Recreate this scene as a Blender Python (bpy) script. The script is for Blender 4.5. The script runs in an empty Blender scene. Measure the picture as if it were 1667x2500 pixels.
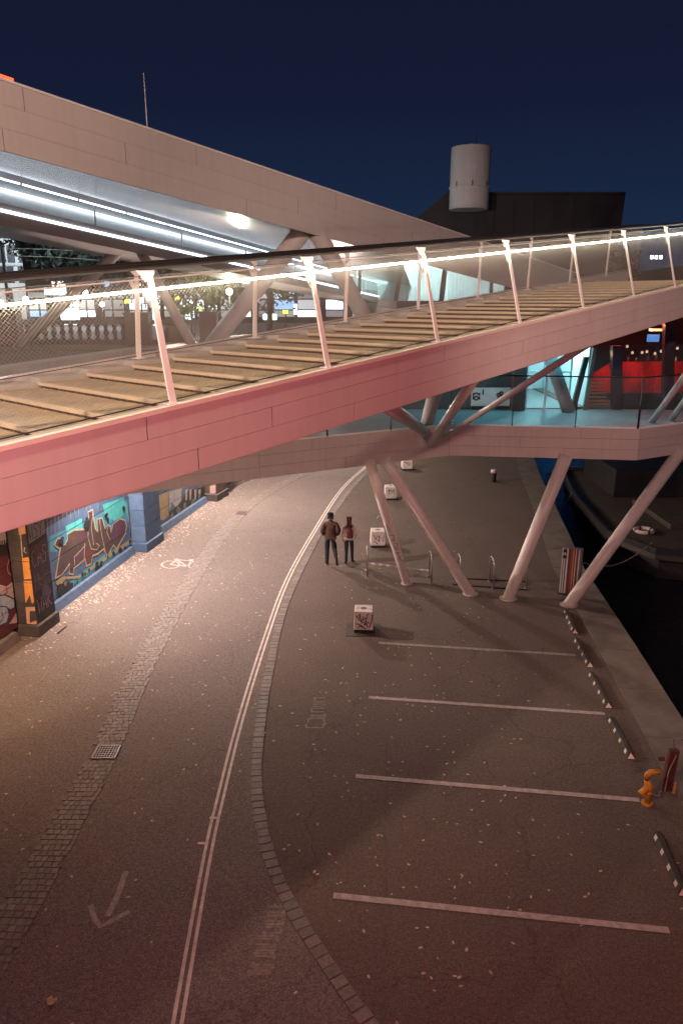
import bpy, bmesh, math, random
from mathutils import Vector, Matrix
random.seed(7)
R = math.radians
sc = bpy.context.scene
C = sc.collection

# ------------------------------------------------------------------ camera, sky, exposure
CAM_H, PITCH, FOC = 8.2, R(16), 1805.6
cd = bpy.data.cameras.new('camera'); cam = bpy.data.objects.new('camera', cd); C.objects.link(cam)
cam.location = (0, 0, CAM_H); cam.rotation_euler = (R(90) - PITCH, 0, 0)
cd.sensor_fit = 'VERTICAL'; cd.sensor_height = 36; cd.sensor_width = 24; cd.lens = FOC / 2500 * 36
cd.clip_start = 0.05; cd.clip_end = 2000
sc.camera = cam
SUN_EL, SUN_ROT = R(-7.0), R(200)
w = bpy.data.worlds.new('World'); sc.world = w; w.use_nodes = True
nt = w.node_tree; nt.nodes.clear()
wo = nt.nodes.new('ShaderNodeOutputWorld'); bg = nt.nodes.new('ShaderNodeBackground')
sk = nt.nodes.new('ShaderNodeTexSky'); sk.sky_type = 'NISHITA'; sk.sun_disc = False
sk.sun_elevation = SUN_EL; sk.sun_rotation = SUN_ROT; sk.altitude = 200; sk.air_density = 1.0; sk.dust_density = 0.3; sk.ozone_density = 6.0
# city glow: a faint, even navy that grows a little towards the horizon, added to the night sky
tc = nt.nodes.new('ShaderNodeTexCoord'); sep = nt.nodes.new('ShaderNodeSeparateXYZ'); rp = nt.nodes.new('ShaderNodeValToRGB')
nt.links.new(tc.outputs['Generated'], sep.inputs[0]); nt.links.new(sep.outputs['Z'], rp.inputs[0])
rp.color_ramp.elements[0].position = 0.0; rp.color_ramp.elements[0].color = (0.0105, 0.0235, 0.057, 1)
rp.color_ramp.elements[1].position = 0.55; rp.color_ramp.elements[1].color = (0.0043, 0.0043, 0.0125, 1)
e = rp.color_ramp.elements.new(0.22); e.color = (0.0060, 0.0098, 0.0285, 1)
bg2 = nt.nodes.new('ShaderNodeBackground'); bg2.inputs['Strength'].default_value = 1.0
ad = nt.nodes.new('ShaderNodeAddShader')
bg.inputs['Strength'].default_value = 0.05
nt.links.new(sk.outputs[0], bg.inputs['Color']); nt.links.new(rp.outputs[0], bg2.inputs['Color'])
nt.links.new(bg.outputs[0], ad.inputs[0]); nt.links.new(bg2.outputs[0], ad.inputs[1]); nt.links.new(ad.outputs[0], wo.inputs['Surface'])
sc.view_settings.view_transform = 'Standard'; sc.view_settings.look = 'None'
sc.view_settings.exposure = 0.25; sc.view_settings.gamma = 1.0; sc.view_settings.use_curve_mapping = False
try:
    sc.cycles.use_denoising = True
    sc.cycles.max_bounces = 6; sc.cycles.sample_clamp_indirect = 4.0; sc.cycles.use_light_tree = True
except Exception: pass

# ------------------------------------------------------------------ pixel -> place
def ray(x, y):
    u = (x - 833.5) / FOC; v = (1250 - y) / FOC
    return Vector((u, math.cos(PITCH) + v * math.sin(PITCH), -math.sin(PITCH) + v * math.cos(PITCH)))
def G(x, y, z=0.0):                       # where the pixel meets the level z
    d = ray(x, y); t = (z - CAM_H) / d.z
    return Vector((d.x * t, d.y * t, z))
def D(x, y, Y):                           # where the pixel meets the depth Y
    d = ray(x, y); t = Y / d.y
    return Vector((d.x * t, Y, CAM_H + d.z * t))

# ------------------------------------------------------------------ materials
MATS = {}
def M(name, base, rough=0.6, metal=0.0, var=0.12, scale=2.5, bump=0.0, bscale=30, emit=None, estr=0.0, spec=0.5, trans=0.0, ior=1.45, alpha=1.0, streak=0.0):
    if name in MATS: return MATS[name]
    m = bpy.data.materials.new(name); m.use_nodes = True; MATS[name] = m
    n = m.node_tree.nodes; l = m.node_tree.links; b = n['Principled BSDF']
    b.inputs['Base Color'].default_value = (*base, 1); b.inputs['Roughness'].default_value = rough; b.inputs['Metallic'].default_value = metal
    b.inputs['Specular IOR Level'].default_value = spec; b.inputs['IOR'].default_value = ior; b.inputs['Transmission Weight'].default_value = trans; b.inputs['Alpha'].default_value = alpha
    t = n.new('ShaderNodeTexCoord')
    if var > 0:
        nz = n.new('ShaderNodeTexNoise'); nz.inputs['Scale'].default_value = scale; nz.inputs['Detail'].default_value = 6; nz.inputs['Roughness'].default_value = 0.65
        l.new(t.outputs['Object'], nz.inputs['Vector'])
        rm = n.new('ShaderNodeMapRange'); rm.inputs[1].default_value = 0.3; rm.inputs[2].default_value = 0.7; rm.inputs[3].default_value = 1 - var; rm.inputs[4].default_value = 1 + var
        l.new(nz.outputs[0], rm.inputs[0])
        out = rm.outputs[0]
        if streak > 0:
            mp = n.new('ShaderNodeMapping'); mp.inputs['Scale'].default_value = (6, 6, 0.35); l.new(t.outputs['Object'], mp.inputs[0])
            n2 = n.new('ShaderNodeTexNoise'); n2.inputs['Scale'].default_value = 1.6; n2.inputs['Detail'].default_value = 5; l.new(mp.outputs[0], n2.inputs['Vector'])
            r2 = n.new('ShaderNodeMapRange'); r2.inputs[1].default_value = 0.45; r2.inputs[2].default_value = 0.75; r2.inputs[3].default_value = 1; r2.inputs[4].default_value = 1 - streak; l.new(n2.outputs[0], r2.inputs[0])
            mu = n.new('ShaderNodeMath'); mu.operation = 'MULTIPLY'; l.new(out, mu.inputs[0]); l.new(r2.outputs[0], mu.inputs[1]); out = mu.outputs[0]
        vm = n.new('ShaderNodeVectorMath'); vm.operation = 'SCALE'; vm.inputs[0].default_value = base; l.new(out, vm.inputs['Scale'])
        l.new(vm.outputs[0], b.inputs['Base Color'])
    if bump > 0:
        nb = n.new('ShaderNodeTexNoise'); nb.inputs['Scale'].default_value = bscale; nb.inputs['Detail'].default_value = 4; l.new(t.outputs['Object'], nb.inputs['Vector'])
        bp = n.new('ShaderNodeBump'); bp.inputs['Strength'].default_value = bump; bp.inputs['Distance'].default_value = 0.02; l.new(nb.outputs[0], bp.inputs['Height']); l.new(bp.outputs[0], b.inputs['Normal'])
    if emit:
        b.inputs['Emission Color'].default_value = (*emit, 1); b.inputs['Emission Strength'].default_value = estr
    return m

def asphalt(name, a, b_, speck=0.5, stain=0.5, joints=0.0):
    m = bpy.data.materials.new(name); m.use_nodes = True
    n = m.node_tree.nodes; l = m.node_tree.links; b = n['Principled BSDF']; t = n.new('ShaderNodeTexCoord')
    def noise(s, d=6, r=0.6):
        x = n.new('ShaderNodeTexNoise'); x.inputs['Scale'].default_value = s; x.inputs['Detail'].default_value = d; x.inputs['Roughness'].default_value = r; l.new(t.outputs['Object'], x.inputs['Vector']); return x.outputs[0]
    def rng(x, a0, a1, b0, b1):
        r = n.new('ShaderNodeMapRange'); r.inputs[1].default_value = a0; r.inputs[2].default_value = a1; r.inputs[3].default_value = b0; r.inputs[4].default_value = b1; l.new(x, r.inputs[0]); return r.outputs[0]
    def mul(x, y):
        r = n.new('ShaderNodeMath'); r.operation = 'MULTIPLY'; l.new(x, r.inputs[0]); l.new(y, r.inputs[1]); return r.outputs[0]
    mix = n.new('ShaderNodeMix'); mix.data_type = 'RGBA'; mix.inputs[6].default_value = (*a, 1); mix.inputs[7].default_value = (*b_, 1)
    l.new(rng(noise(0.5, 9, 0.75), 0.4, 0.6, 0, 1), mix.inputs[0])
    k = mul(rng(noise(55, 2), 0.3, 0.7, 1 - speck * 0.55, 1 + speck * 0.55), rng(noise(1.3, 10, 0.78), 0.56, 0.66, 1, 1 - stain * 0.32))
    k = mul(k, rng(noise(17, 4, 0.85), 0.32, 0.68, 0.66, 1.34)); k = mul(k, rng(noise(42, 2, 0.8), 0.3, 0.7, 0.68, 1.32)); k = mul(k, rng(noise(140, 1), 0.6, 0.75, 1.0, 1.6))
    vo = n.new('ShaderNodeTexVoronoi'); vo.feature = 'DISTANCE_TO_EDGE'; vo.inputs['Scale'].default_value = 0.22
    nv = n.new('ShaderNodeTexNoise'); nv.inputs['Scale'].default_value = 1.1; nv.inputs['Detail'].default_value = 6; l.new(t.outputs['Object'], nv.inputs['Vector'])
    va = n.new('ShaderNodeVectorMath'); va.operation = 'MULTIPLY_ADD'; va.inputs[1].default_value = (1.6, 1.6, 1.6); l.new(nv.outputs['Color'], va.inputs[0]); l.new(t.outputs['Object'], va.inputs[2])
    l.new(va.outputs[0], vo.inputs['Vector'])
    k = mul(k, rng(vo.outputs['Distance'], 0.0, 0.006, 0.72, 1.0))
    sc_ = n.new('ShaderNodeVectorMath'); sc_.operation = 'SCALE'; l.new(mix.outputs[2], sc_.inputs[0]); l.new(k, sc_.inputs['Scale'])
    l.new(sc_.outputs[0], b.inputs['Base Color']); b.inputs['Roughness'].default_value = 0.88; b.inputs['Specular IOR Level'].default_value = 0.25
    bp = n.new('ShaderNodeBump'); bp.inputs['Strength'].default_value = 0.55; bp.inputs['Distance'].default_value = 0.008; l.new(noise(70, 3), bp.inputs['Height']); l.new(bp.outputs[0], b.inputs['Normal'])
    return m

mt_quay = asphalt('quay_asphalt', (0.118, 0.092, 0.080), (0.104, 0.082, 0.071), 0.7, 0.5)
mt_road = asphalt('road_asphalt', (0.152, 0.130, 0.121), (0.140, 0.120, 0.112), 0.7, 0.35)
mt_stone = M('granite', (0.23, 0.20, 0.18), 0.75, var=0.3, scale=9, bump=0.4, bscale=40)
mt_cob = [M('cobble_%d' % i, c, 0.7, var=0.25, scale=14, bump=0.5, bscale=50) for i, c in enumerate([(0.165, 0.145, 0.132), (0.148, 0.130, 0.121), (0.185, 0.162, 0.150), (0.136, 0.121, 0.112)])]
mt_gap = M('joint_sand', (0.10, 0.086, 0.078), 0.9, var=0.3, scale=8)
mt_paint = M('road_paint', (0.55, 0.50, 0.47), 0.7, var=0.3, scale=5)
mt_worn = M('worn_paint', (0.36, 0.32, 0.30), 0.8, var=0.35, scale=9)
mt_faint = M('faint_paint', (0.25, 0.225, 0.205), 0.8, var=0.4, scale=12)
mt_panel = M('white_panel', (0.60, 0.55, 0.52), 0.38, var=0.05, scale=0.8, streak=0.06)
mt_panel2 = M('deck_panel', (0.57, 0.52, 0.50), 0.42, var=0.06, scale=0.9, streak=0.08)
mt_back = M('panel_backing', (0.22, 0.19, 0.18), 0.8, var=0.1)
mt_wing = M('wing_panel', (0.60, 0.57, 0.55), 0.45, var=0.05, scale=0.5, streak=0.05)
mt_tube = M('white_tube', (0.58, 0.54, 0.52), 0.4, var=0.08, scale=1.5, streak=0.12)
mt_post = M('white_steel', (0.80, 0.80, 0.78), 0.4, var=0.06)
mt_rail = M('dark_handrail', (0.05, 0.047, 0.046), 0.3, metal=0.5, var=0.1)
mt_wire = M('steel_wire', (0.40, 0.40, 0.38), 0.6, metal=0.0, var=0)
mt_black = M('black_steel', (0.02, 0.02, 0.022), 0.45, var=0.1)
mt_cream = M('cream_trim', (0.78, 0.74, 0.64), 0.5, var=0.06)
mt_curb = M('pale_concrete', (0.42, 0.41, 0.38), 0.8, var=0.15, scale=4, bump=0.15)
mt_dark = M('dark_roof', (0.045, 0.038, 0.042), 0.8, var=0.2, scale=0.6)
mt_rail_glow = M('led_warm', (0.8, 0.8, 0.8), 0.5, var=0, emit=(1.0, 0.86, 0.63), estr=46)
mt_led_c = M('led_cool', (0.8, 0.8, 0.8), 0.5, var=0, emit=(0.78, 0.87, 1.0), estr=4.5)
mt_led_b = M('led_wash', (0.8, 0.8, 0.8), 0.5, var=0, emit=(0.72, 0.86, 1.0), estr=2.4)
mt_soff = M('polished_soffit', (0.36, 0.325, 0.305), 0.24, metal=0.9, var=0.3, scale=0.5, bump=0.05, bscale=3)
mt_glass = M('glass', (0.10, 0.14, 0.14), 0.04, var=0, spec=0.6, alpha=0.14)

def wood(name, base):
    m = bpy.data.materials.new(name); m.use_nodes = True
    n = m.node_tree.nodes; l = m.node_tree.links; b = n['Principled BSDF']; t = n.new('ShaderNodeTexCoord')
    mp = n.new('ShaderNodeMapping'); mp.inputs['Rotation'].default_value = (0, 0, -0.824); mp.inputs['Scale'].default_value = (22, 1.2, 8); l.new(t.outputs['Object'], mp.inputs[0])
    nz = n.new('ShaderNodeTexNoise'); nz.inputs['Scale'].default_value = 2.0; nz.inputs['Detail'].default_value = 7; l.new(mp.outputs[0], nz.inputs['Vector'])
    n2 = n.new('ShaderNodeTexNoise'); n2.inputs['Scale'].default_value = 1.3; n2.inputs['Detail'].default_value = 5; l.new(t.outputs['Object'], n2.inputs['Vector'])
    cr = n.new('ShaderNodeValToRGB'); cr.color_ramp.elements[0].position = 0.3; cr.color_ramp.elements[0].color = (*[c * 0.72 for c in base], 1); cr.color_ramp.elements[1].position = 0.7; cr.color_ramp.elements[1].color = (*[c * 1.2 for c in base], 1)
    l.new(nz.outputs[0], cr.inputs[0])
    rm = n.new('ShaderNodeMapRange'); rm.inputs[1].default_value = 0.3; rm.inputs[2].default_value = 0.7; rm.inputs[3].default_value = 0.7; rm.inputs[4].default_value = 1.2; l.new(n2.outputs[0], rm.inputs[0])
    s = n.new('ShaderNodeVectorMath'); s.operation = 'SCALE'; l.new(cr.outputs[0], s.inputs[0]); l.new(rm.outputs[0], s.inputs['Scale']); l.new(s.outputs[0], b.inputs['Base Color'])
    b.inputs['Roughness'].default_value = 0.65
    return m
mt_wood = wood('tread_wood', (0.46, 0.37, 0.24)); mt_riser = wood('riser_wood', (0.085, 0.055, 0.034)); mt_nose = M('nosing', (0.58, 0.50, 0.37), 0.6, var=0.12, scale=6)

# ------------------------------------------------------------------ mesh helpers
class MB:
    def __init__(s): s.v = []; s.f = []
    def add(s, vs, fs):
        o = len(s.v); s.v += [tuple(x) for x in vs]; s.f += [tuple(i + o for i in f) for f in fs]; return s
    def box(s, c, size, rz=0.0):
        cx, cy, cz = c; hx, hy, hz = [q / 2 for q in size]; ca, sa = math.cos(rz), math.sin(rz); vs = []
        for z in (-hz, hz):
            for x, y in ((-hx, -hy), (hx, -hy), (hx, hy), (-hx, hy)): vs.append((cx + x * ca - y * sa, cy + x * sa + y * ca, cz + z))
        return s.add(vs, [(3, 2, 1, 0), (4, 5, 6, 7), (0, 1, 5, 4), (1, 2, 6, 5), (2, 3, 7, 6), (3, 0, 4, 7)])
    def hexa(s, b, t):                    # four bottom corners, four top corners
        return s.add(list(b) + list(t), [(3, 2, 1, 0), (4, 5, 6, 7), (0, 1, 5, 4), (1, 2, 6, 5), (2, 3, 7, 6), (3, 0, 4, 7)])
    def prism(s, poly, off):              # polygon extruded by a vector
        off = Vector(off); n = len(poly); p = [Vector(q) for q in poly]
        return s.add(p + [q + off for q in p], [tuple(range(n - 1, -1, -1)), tuple(range(n, 2 * n))] + [(i, (i + 1) % n, n + (i + 1) % n, n + i) for i in range(n)])
    def tube(s, pts, r, n=10, cap=True):
        pts = [Vector(p) for p in pts]; rr = r if isinstance(r, (list, tuple)) else [r] * len(pts); o = len(s.v); up = None
        for i, p in enumerate(pts):
            d = (pts[min(i + 1, len(pts) - 1)] - pts[max(i - 1, 0)]).normalized()
            if up is None:
                up = Vector((0, 0, 1)) if abs(d.z) < 0.9 else Vector((1, 0, 0))
            a = d.cross(up).normalized(); b = a.cross(d).normalized(); up = b
            for k in range(n):
                q = 2 * math.pi * k / n; s.v.append(tuple(p + a * (math.cos(q) * rr[i]) + b * (math.sin(q) * rr[i])))
        for i in range(len(pts) - 1):
            for k in range(n):
                s.f.append((o + i * n + k, o + i * n + (k + 1) % n, o + (i + 1) * n + (k + 1) % n, o + (i + 1) * n + k))
        if cap:
            s.f.append(tuple(o + k for k in range(n - 1, -1, -1))); s.f.append(tuple(o + (len(pts) - 1) * n + k for k in range(n)))
        return s
    def lathe(s, c, prof, n=16):          # prof: (radius, z)
        o = len(s.v); c = Vector(c)
        for r, z in prof:
            for k in range(n):
                q = 2 * math.pi * k / n; s.v.append((c.x + math.cos(q) * r, c.y + math.sin(q) * r, c.z + z))
        for i in range(len(prof) - 1):
            for k in range(n): s.f.append((o + i * n + k, o + i * n + (k + 1) % n, o + (i + 1) * n + (k + 1) % n, o + (i + 1) * n + k))
        s.f.append(tuple(o + k for k in range(n - 1, -1, -1))); s.f.append(tuple(o + (len(prof) - 1) * n + k for k in range(n)))
        return s
    def mesh(s, name):
        me = bpy.data.meshes.new(name); me.from_pydata(s.v, [], s.f); me.update(); return me
    def build(s, name, mat, parent=None, smooth=False, bevel=0.0):
        me = s.mesh(name)
        if smooth:
            for p in me.polygons: p.use_smooth = len(p.vertices) == 4
        o = link(name, me, mat, parent)
        if bevel:
            b = o.modifiers.new('bevel', 'BEVEL'); b.width = bevel; b.segments = 2; b.limit_method = 'ANGLE'
        return o
def link(name, me, mat, parent=None, loc=None):
    o = bpy.data.objects.new(name, me); C.objects.link(o)
    if mat and not me.materials: me.materials.append(mat)
    if loc is not None: o.location = loc
    if parent: par(o, parent)
    return o
WLOC = {}
def wloc(o):
    p = Vector(o.location) if o.name not in WLOC else WLOC[o.name]
    return p
def par(o, parent):
    # every parent here is only translated, so the inverse is a translation
    if o.name not in WLOC: WLOC[o.name] = Vector(o.location)
    o.parent = parent; o.matrix_parent_inverse = Matrix.Translation(-wloc(parent))
def tag(o, label=None, cat=None, group=None, kind=None):
    if label: o['label'] = label
    if cat: o['category'] = cat
    if group: o['group'] = group
    if kind: o['kind'] = kind
    return o
def thing(name, label, cat, loc=(0, 0, 0), group=None):
    o = bpy.data.objects.new(name, None); C.objects.link(o); o.location = loc; o.empty_display_size = 0.2
    WLOC[o.name] = Vector(loc)
    return tag(o, label, cat, group)
def struct(o, label=None): return tag(o, label, None, None, 'structure')
def lamp(name, loc, power, col, size=0.15, parent=None, spot=None, aim=None):
    ld = bpy.data.lights.new(name, 'SPOT' if spot else 'POINT'); ld.energy = power; ld.color = col; ld.shadow_soft_size = size
    o = bpy.data.objects.new(name, ld); C.objects.link(o); o.location = loc
    if spot:
        ld.spot_size = R(spot); ld.spot_blend = 0.6
        o.rotation_euler = (Vector(aim) - Vector(loc)).to_track_quat('-Z', 'Y').to_euler()
    if parent: par(o, parent)
    return o
def V(*a): return Vector(a)
def lerp(a, b, t): return a + (b - a) * t

# ------------------------------------------------------------------ ground, quay edge, water
EDGE = [(5.6, -20), (6.2, 5), (6.92, 13.24), (7.28, 17.01), (7.72, 22.39), (8.25, 25.5), (8.6, 28), (9.13, 31.19), (9.5, 34.25), (10.33, 38.97), (13, 50), (24, 80)]
WALL = [(-11.6, -20), (-9.75, 7.5), (-8.15, 16.01), (-6.87, 23.8), (-5.6, 30.17), (-4.9, 32.6), (-3.4, 36.3), (-0.8, 41), (3.2, 46.5), (12, 57)]
def poly_sheet(name, pts, z, mat):
    bm = bmesh.new(); f = bm.faces.new([bm.verts.new((x, y, z)) for x, y in pts]); bmesh.ops.triangulate(bm, faces=[f]); bm.normal_update()
    for q in bm.faces:
        if q.normal.z < 0: q.normal_flip()
    me = bpy.data.meshes.new(name); bm.to_mesh(me); bm.free(); return link(name, me, mat)
struct(poly_sheet('quay_ground', EDGE + [(p[0] - 0.6, p[1]) for p in WALL[::-1]], 0.0, mt_quay), 'brown grey asphalt quay with parking bays beside the canal')
def interp(path, y):
    for (x0, y0), (x1, y1) in zip(path, path[1:]):
        if y0 <= y <= y1: return x0 + (x1 - x0) * (y - y0) / (y1 - y0)
    return path[0][0] if y < path[0][1] else path[-1][0]
def smooth_path(path, n):                 # Catmull-Rom through the traced points
    P = [Vector((a, b, 0)) for a, b in path]; P = [P[0] * 2 - P[1]] + P + [P[-1] * 2 - P[-2]]; out = []
    for i in range(1, len(P) - 2):
        for k in range(n):
            t = k / n; a, b, c, d = P[i - 1:i + 3]
            out.append(0.5 * ((2 * b) + (c - a) * t + (2 * a - 5 * b + 4 * c - d) * t * t + (3 * b - a - 3 * c + d) * t ** 3))
    out.append(P[-2]); return out
KERB = [(1.6, 5.1), (0.95, 5.8), (0.32, 6.71), (-0.23, 7.61), (-0.65, 8.35), (-0.99, 9.11), (-1.27, 10.0), (-1.52, 11.37), (-1.62, 12.94), (-1.66, 15.11), (-1.58, 19.08), (-1.03, 24.01), (-0.5, 27.45), (0.49, 32.65), (1.5, 36.5), (3.2, 41.5), (6, 48)]
kp = smooth_path(KERB, 12)
road_pts = [(p.x, p.y) for p in kp] + [(WALL[-1][0], WALL[-1][1])] + [(p[0] - 0.3, p[1]) for p in WALL[::-1][1:-1]] + [(-10.0, 3.5)]
struct(poly_sheet('road', road_pts, 0.004, mt_road), 'pale asphalt cycle road curving along the graffiti wall')

def resample(pts, step):
    out = [pts[0].copy()]; d = 0.0; acc = [0.0]
    for a, b in zip(pts, pts[1:]): acc.append(acc[-1] + (b - a).length)
    s = step; i = 0
    while s < acc[-1]:
        while acc[i + 1] < s: i += 1
        t = (s - acc[i]) / (acc[i + 1] - acc[i]); out.append(pts[i].lerp(pts[i + 1], t)); s += step
    return out
# kerb: one granite stone after another, flush but slightly proud
kerb = struct(thing('kerb', 'flush granite kerb curving between cycle road and parking bays', None))
ks = resample(kp, 0.175)
kb = MB()
for i, (a, b) in enumerate(zip(ks, ks[1:])):
    d = (b - a).normalized(); n = V(-d.y, d.x, 0); g = 0.008 + random.random() * 0.006; wd = 0.098 + random.uniform(-.008, .01)
    a2 = a + d * g; b2 = b - d * g; h = 0.016 + random.uniform(-.003, .004)
    q = [a2 - n * wd, b2 - n * wd, b2 + n * wd, a2 + n * wd]
    MB().hexa([p + V(0, 0, -.05) for p in q], [p + V(0, 0, h) for p in q]).build('kerb_stone', random.choice(mt_cob), kerb)
    kb.add([a - n * .102 + V(0, 0, .010), b - n * .102 + V(0, 0, .010), b + n * .102 + V(0, 0, .010), a + n * .102 + V(0, 0, .010)], [(0, 1, 2, 3)])
kb.build('kerb_bed', mt_gap, kerb)
# cobbled gutter: rows of small setts; the nearest are single stones, the rest one mesh
GUT = [(-4.62, 4.6), (-4.55, 7.0), (-4.47, 9.19), (-4.45, 12.11), (-4.58, 14.92), (-4.6, 19.08), (-4.42, 24.45), (-3.92, 29.0), (-3.1, 32.2), (-1.86, 35.4), (0.2, 39.5), (4, 45.5)]
gp = smooth_path(GUT, 12); rows = resample(gp, 0.118)
gut = struct(thing('cobbled_gutter', 'strip of small granite cobbles running along the cycle road', None))
rest = MB(); bed = MB(); cnt = 0; GW = 0.25
grate_y = (11.90, 12.36)
for i, (a, b) in enumerate(zip(rows, rows[1:])):
    d = (b - a).normalized(); n = V(d.y, -d.x, 0)
    bed.add([a - n * GW + V(0, 0, .009), a + n * GW + V(0, 0, .009), b + n * GW + V(0, 0, .009), b - n * GW + V(0, 0, .009)], [(0, 1, 2, 3)])
    if grate_y[0] - .06 < a.y < grate_y[1]: continue
    x = -GW + (0.0 if i % 2 else -0.05) + random.uniform(-.01, .01)
    while x < GW - 0.03:
        ww = random.uniform(0.085, 0.135)
        x1 = min(x + ww, GW + 0.03)
        if x1 > -GW + 0.02:
            g = 0.005; q = [a + n * (x + g) + d * g, a + n * (x1 - g) + d * g, b + n * (x1 - g) - d * g, b + n * (x + g) - d * g]
            q = [p + V(random.uniform(-.005, .005), random.uniform(-.005, .005), 0) for p in q]; h = 0.017 + random.uniform(-.003, .004)
            cc = (q[0] + q[2]) / 2; top = [cc + (p - cc) * 0.92 + V(0, 0, h) for p in q]; mid = [p + V(0, 0, h - .004) for p in q]
            mb = MB() if (a.y > 7.0 and cnt < 298) else rest
            o = len(mb.v); mb.v += [tuple(p) for p in q + mid + top]
            mb.f += [(o + 8, o + 9, o + 10, o + 11)] + [(o + j, o + (j + 1) % 4, o + 4 + (j + 1) % 4, o + 4 + j) for j in range(4)] + [(o + 4 + j, o + 4 + (j + 1) % 4, o + 8 + (j + 1) % 4, o + 8 + j) for j in range(4)]
            if mb is not rest: mb.build('cobble', random.choice(mt_cob), gut); cnt += 1
        x = x1
o = rest.build('far_cobbles', mt_cob[0], gut); o['kind'] = 'stuff'
for c in mt_cob[1:]: o.data.materials.append(c)
for k, p in enumerate(o.data.polygons): p.material_index = (p.vertices[0] // 12 * 7919 + (p.vertices[0] // 12) // 3) % 4
bed.build('cobble_bed', mt_gap, gut)
# drain grates set into the gutter
def grate(cx, cy, lab):
    t = thing('drain_grate', lab, 'drain grate', (cx, cy, 0.012), 'drain grates in the cobbled gutter'); m = M('cast_iron', (0.19, 0.17, 0.17), 0.5, metal=0.5, var=0.2, scale=12)
    fr = MB(); W, L = 0.42, 0.40
    for sx in (-1, 1): fr.box((cx + sx * W / 2, cy, .018), (.035, L + .035, .03))
    for sy in (-1, 1): fr.box((cx, cy + sy * L / 2, .018), (W - .036, .035, .03))
    fr.build('frame', m, t)
    MB().box((cx, cy, 0.0125), (W - .03, L - .03, .004)).build('pit', M('pit_black', (.008, .008, .008), .9, var=0), t)
    for k in range(1, 8): MB().box((cx - W / 2 + k * W / 8, cy, .022), (.014, L - .036, .018)).build('bar', m, t)
    for k in range(1, 6): MB().box((cx, cy - L / 2 + k * L / 6, .0225), (W - .036, .016, .016)).build('bar', m, t)
grate(-4.42, 12.14, 'square iron drain grate in the cobbles beside the painted arrow')
grate(-3.98, 28.4, 'iron drain grate in the cobbles further on towards the footbridge columns')

# coping stones along the water
coping = struct(thing('quay_coping', 'line of concrete coping slabs along the canal edge', None))
ep = resample([V(a, b, 0) for a, b in EDGE[1:]], 1.9)
mt_cop = M('coping_concrete', (0.135, 0.118, 0.10), 0.85, var=0.3, scale=1.6, bump=0.3, bscale=12)
for a, b in zip(ep, ep[1:]):
    d = (b - a).normalized(); n = V(-d.y, d.x, 0); a2 = a + d * .012; b2 = b - d * .012; q = [a2, b2, b2 + n * .95, a2 + n * .95]; h = .014 + random.uniform(-.004, .006)
    MB().hexa([p + V(0, 0, -.25) for p in q], [p + V(0, 0, h) for p in q]).build('coping_slab', mt_cop, coping)
# quay face down into the canal
qf = MB()
for (x0, y0), (x1, y1) in zip(EDGE, EDGE[1:]): qf.add([(x0, y0, -.01), (x1, y1, -.01), (x1, y1, -3), (x0, y0, -3)], [(0, 1, 2, 3)])
tag(qf.build('quay_face', M('quay_face', (0.08, 0.07, 0.06), .9, var=.4, scale=1.5)), 'sheer dark face of the quay above the canal', None, None, 'structure')
mw = bpy.data.materials.new('canal_water'); mw.use_nodes = True
n = mw.node_tree.nodes; l = mw.node_tree.links; b = n['Principled BSDF']; b.inputs['Base Color'].default_value = (.004, .007, .011, 1); b.inputs['Roughness'].default_value = .06; b.inputs['IOR'].default_value = 1.33
t = n.new('ShaderNodeTexCoord'); mp = n.new('ShaderNodeMapping'); mp.inputs['Scale'].default_value = (1.0, 1.9, 1); l.new(t.outputs['Object'], mp.inputs[0])
nz = n.new('ShaderNodeTexNoise'); nz.inputs['Scale'].default_value = 2.6; nz.inputs['Detail'].default_value = 6; l.new(mp.outputs[0], nz.inputs['Vector'])
bp = n.new('ShaderNodeBump'); bp.inputs['Strength'].default_value = 1.0; bp.inputs['Distance'].default_value = .45; l.new(nz.outputs[0], bp.inputs['Height']); l.new(bp.outputs[0], b.inputs['Normal'])
wt = MB().add([(-60, -60, -1.5), (400, -60, -1.5), (400, 600, -1.5), (-60, 600, -1.5)], [(0, 1, 2, 3)]).build('canal_water', mw); struct(wt, 'dark rippled water of the canal')

# ------------------------------------------------------------------ painted road markings
def stripline(pts, half, z, lead=0.0):
    m = MB(); pts = [Vector(p) for p in pts]
    for i, p in enumerate(pts):
        d = (pts[min(i + 1, len(pts) - 1)] - pts[max(i - 1, 0)]); d.z = 0; d.normalize(); n = V(-d.y, d.x, 0)
        m.v += [tuple(V(p.x, p.y, z) + n * half), tuple(V(p.x, p.y, z) - n * half)]
    m.f = [(2 * i, 2 * i + 1, 2 * i + 3, 2 * i + 2) for i in range(len(pts) - 1)]
    return m
DL = [(-1.80, 4.5), (-1.93, 6.71), (-2.05, 9.36), (-2.07, 10.81), (-2.05, 13.39), (-1.91, 17.01), (-1.66, 20.95), (-1.09, 25.38), (-0.06, 31.91), (1.1, 36.47), (2.6, 41), (5.2, 47)]
dp = smooth_path(DL, 10)
for sgn, lab in ((-1, 'white painted line of the double line, on the wall side'), (1, 'white painted line of the double line, on the kerb side')):
    off = []
    for i, p in enumerate(dp):
        d = (dp[min(i + 1, len(dp) - 1)] - dp[max(i - 1, 0)]).normalized(); off.append(p + V(d.y, -d.x, 0) * sgn * 0.05)
    struct(stripline(off, 0.024, 0.0085).build('road_line', mt_paint), lab)
for x, y in ((505, 2060), (533, 1998)):
    p = G(x, y); struct(MB().box((p.x - .06, p.y, .0105), (.16, .05, .003)).build('paint_tab', mt_paint), 'small paint tab crossing the double white line')
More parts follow.
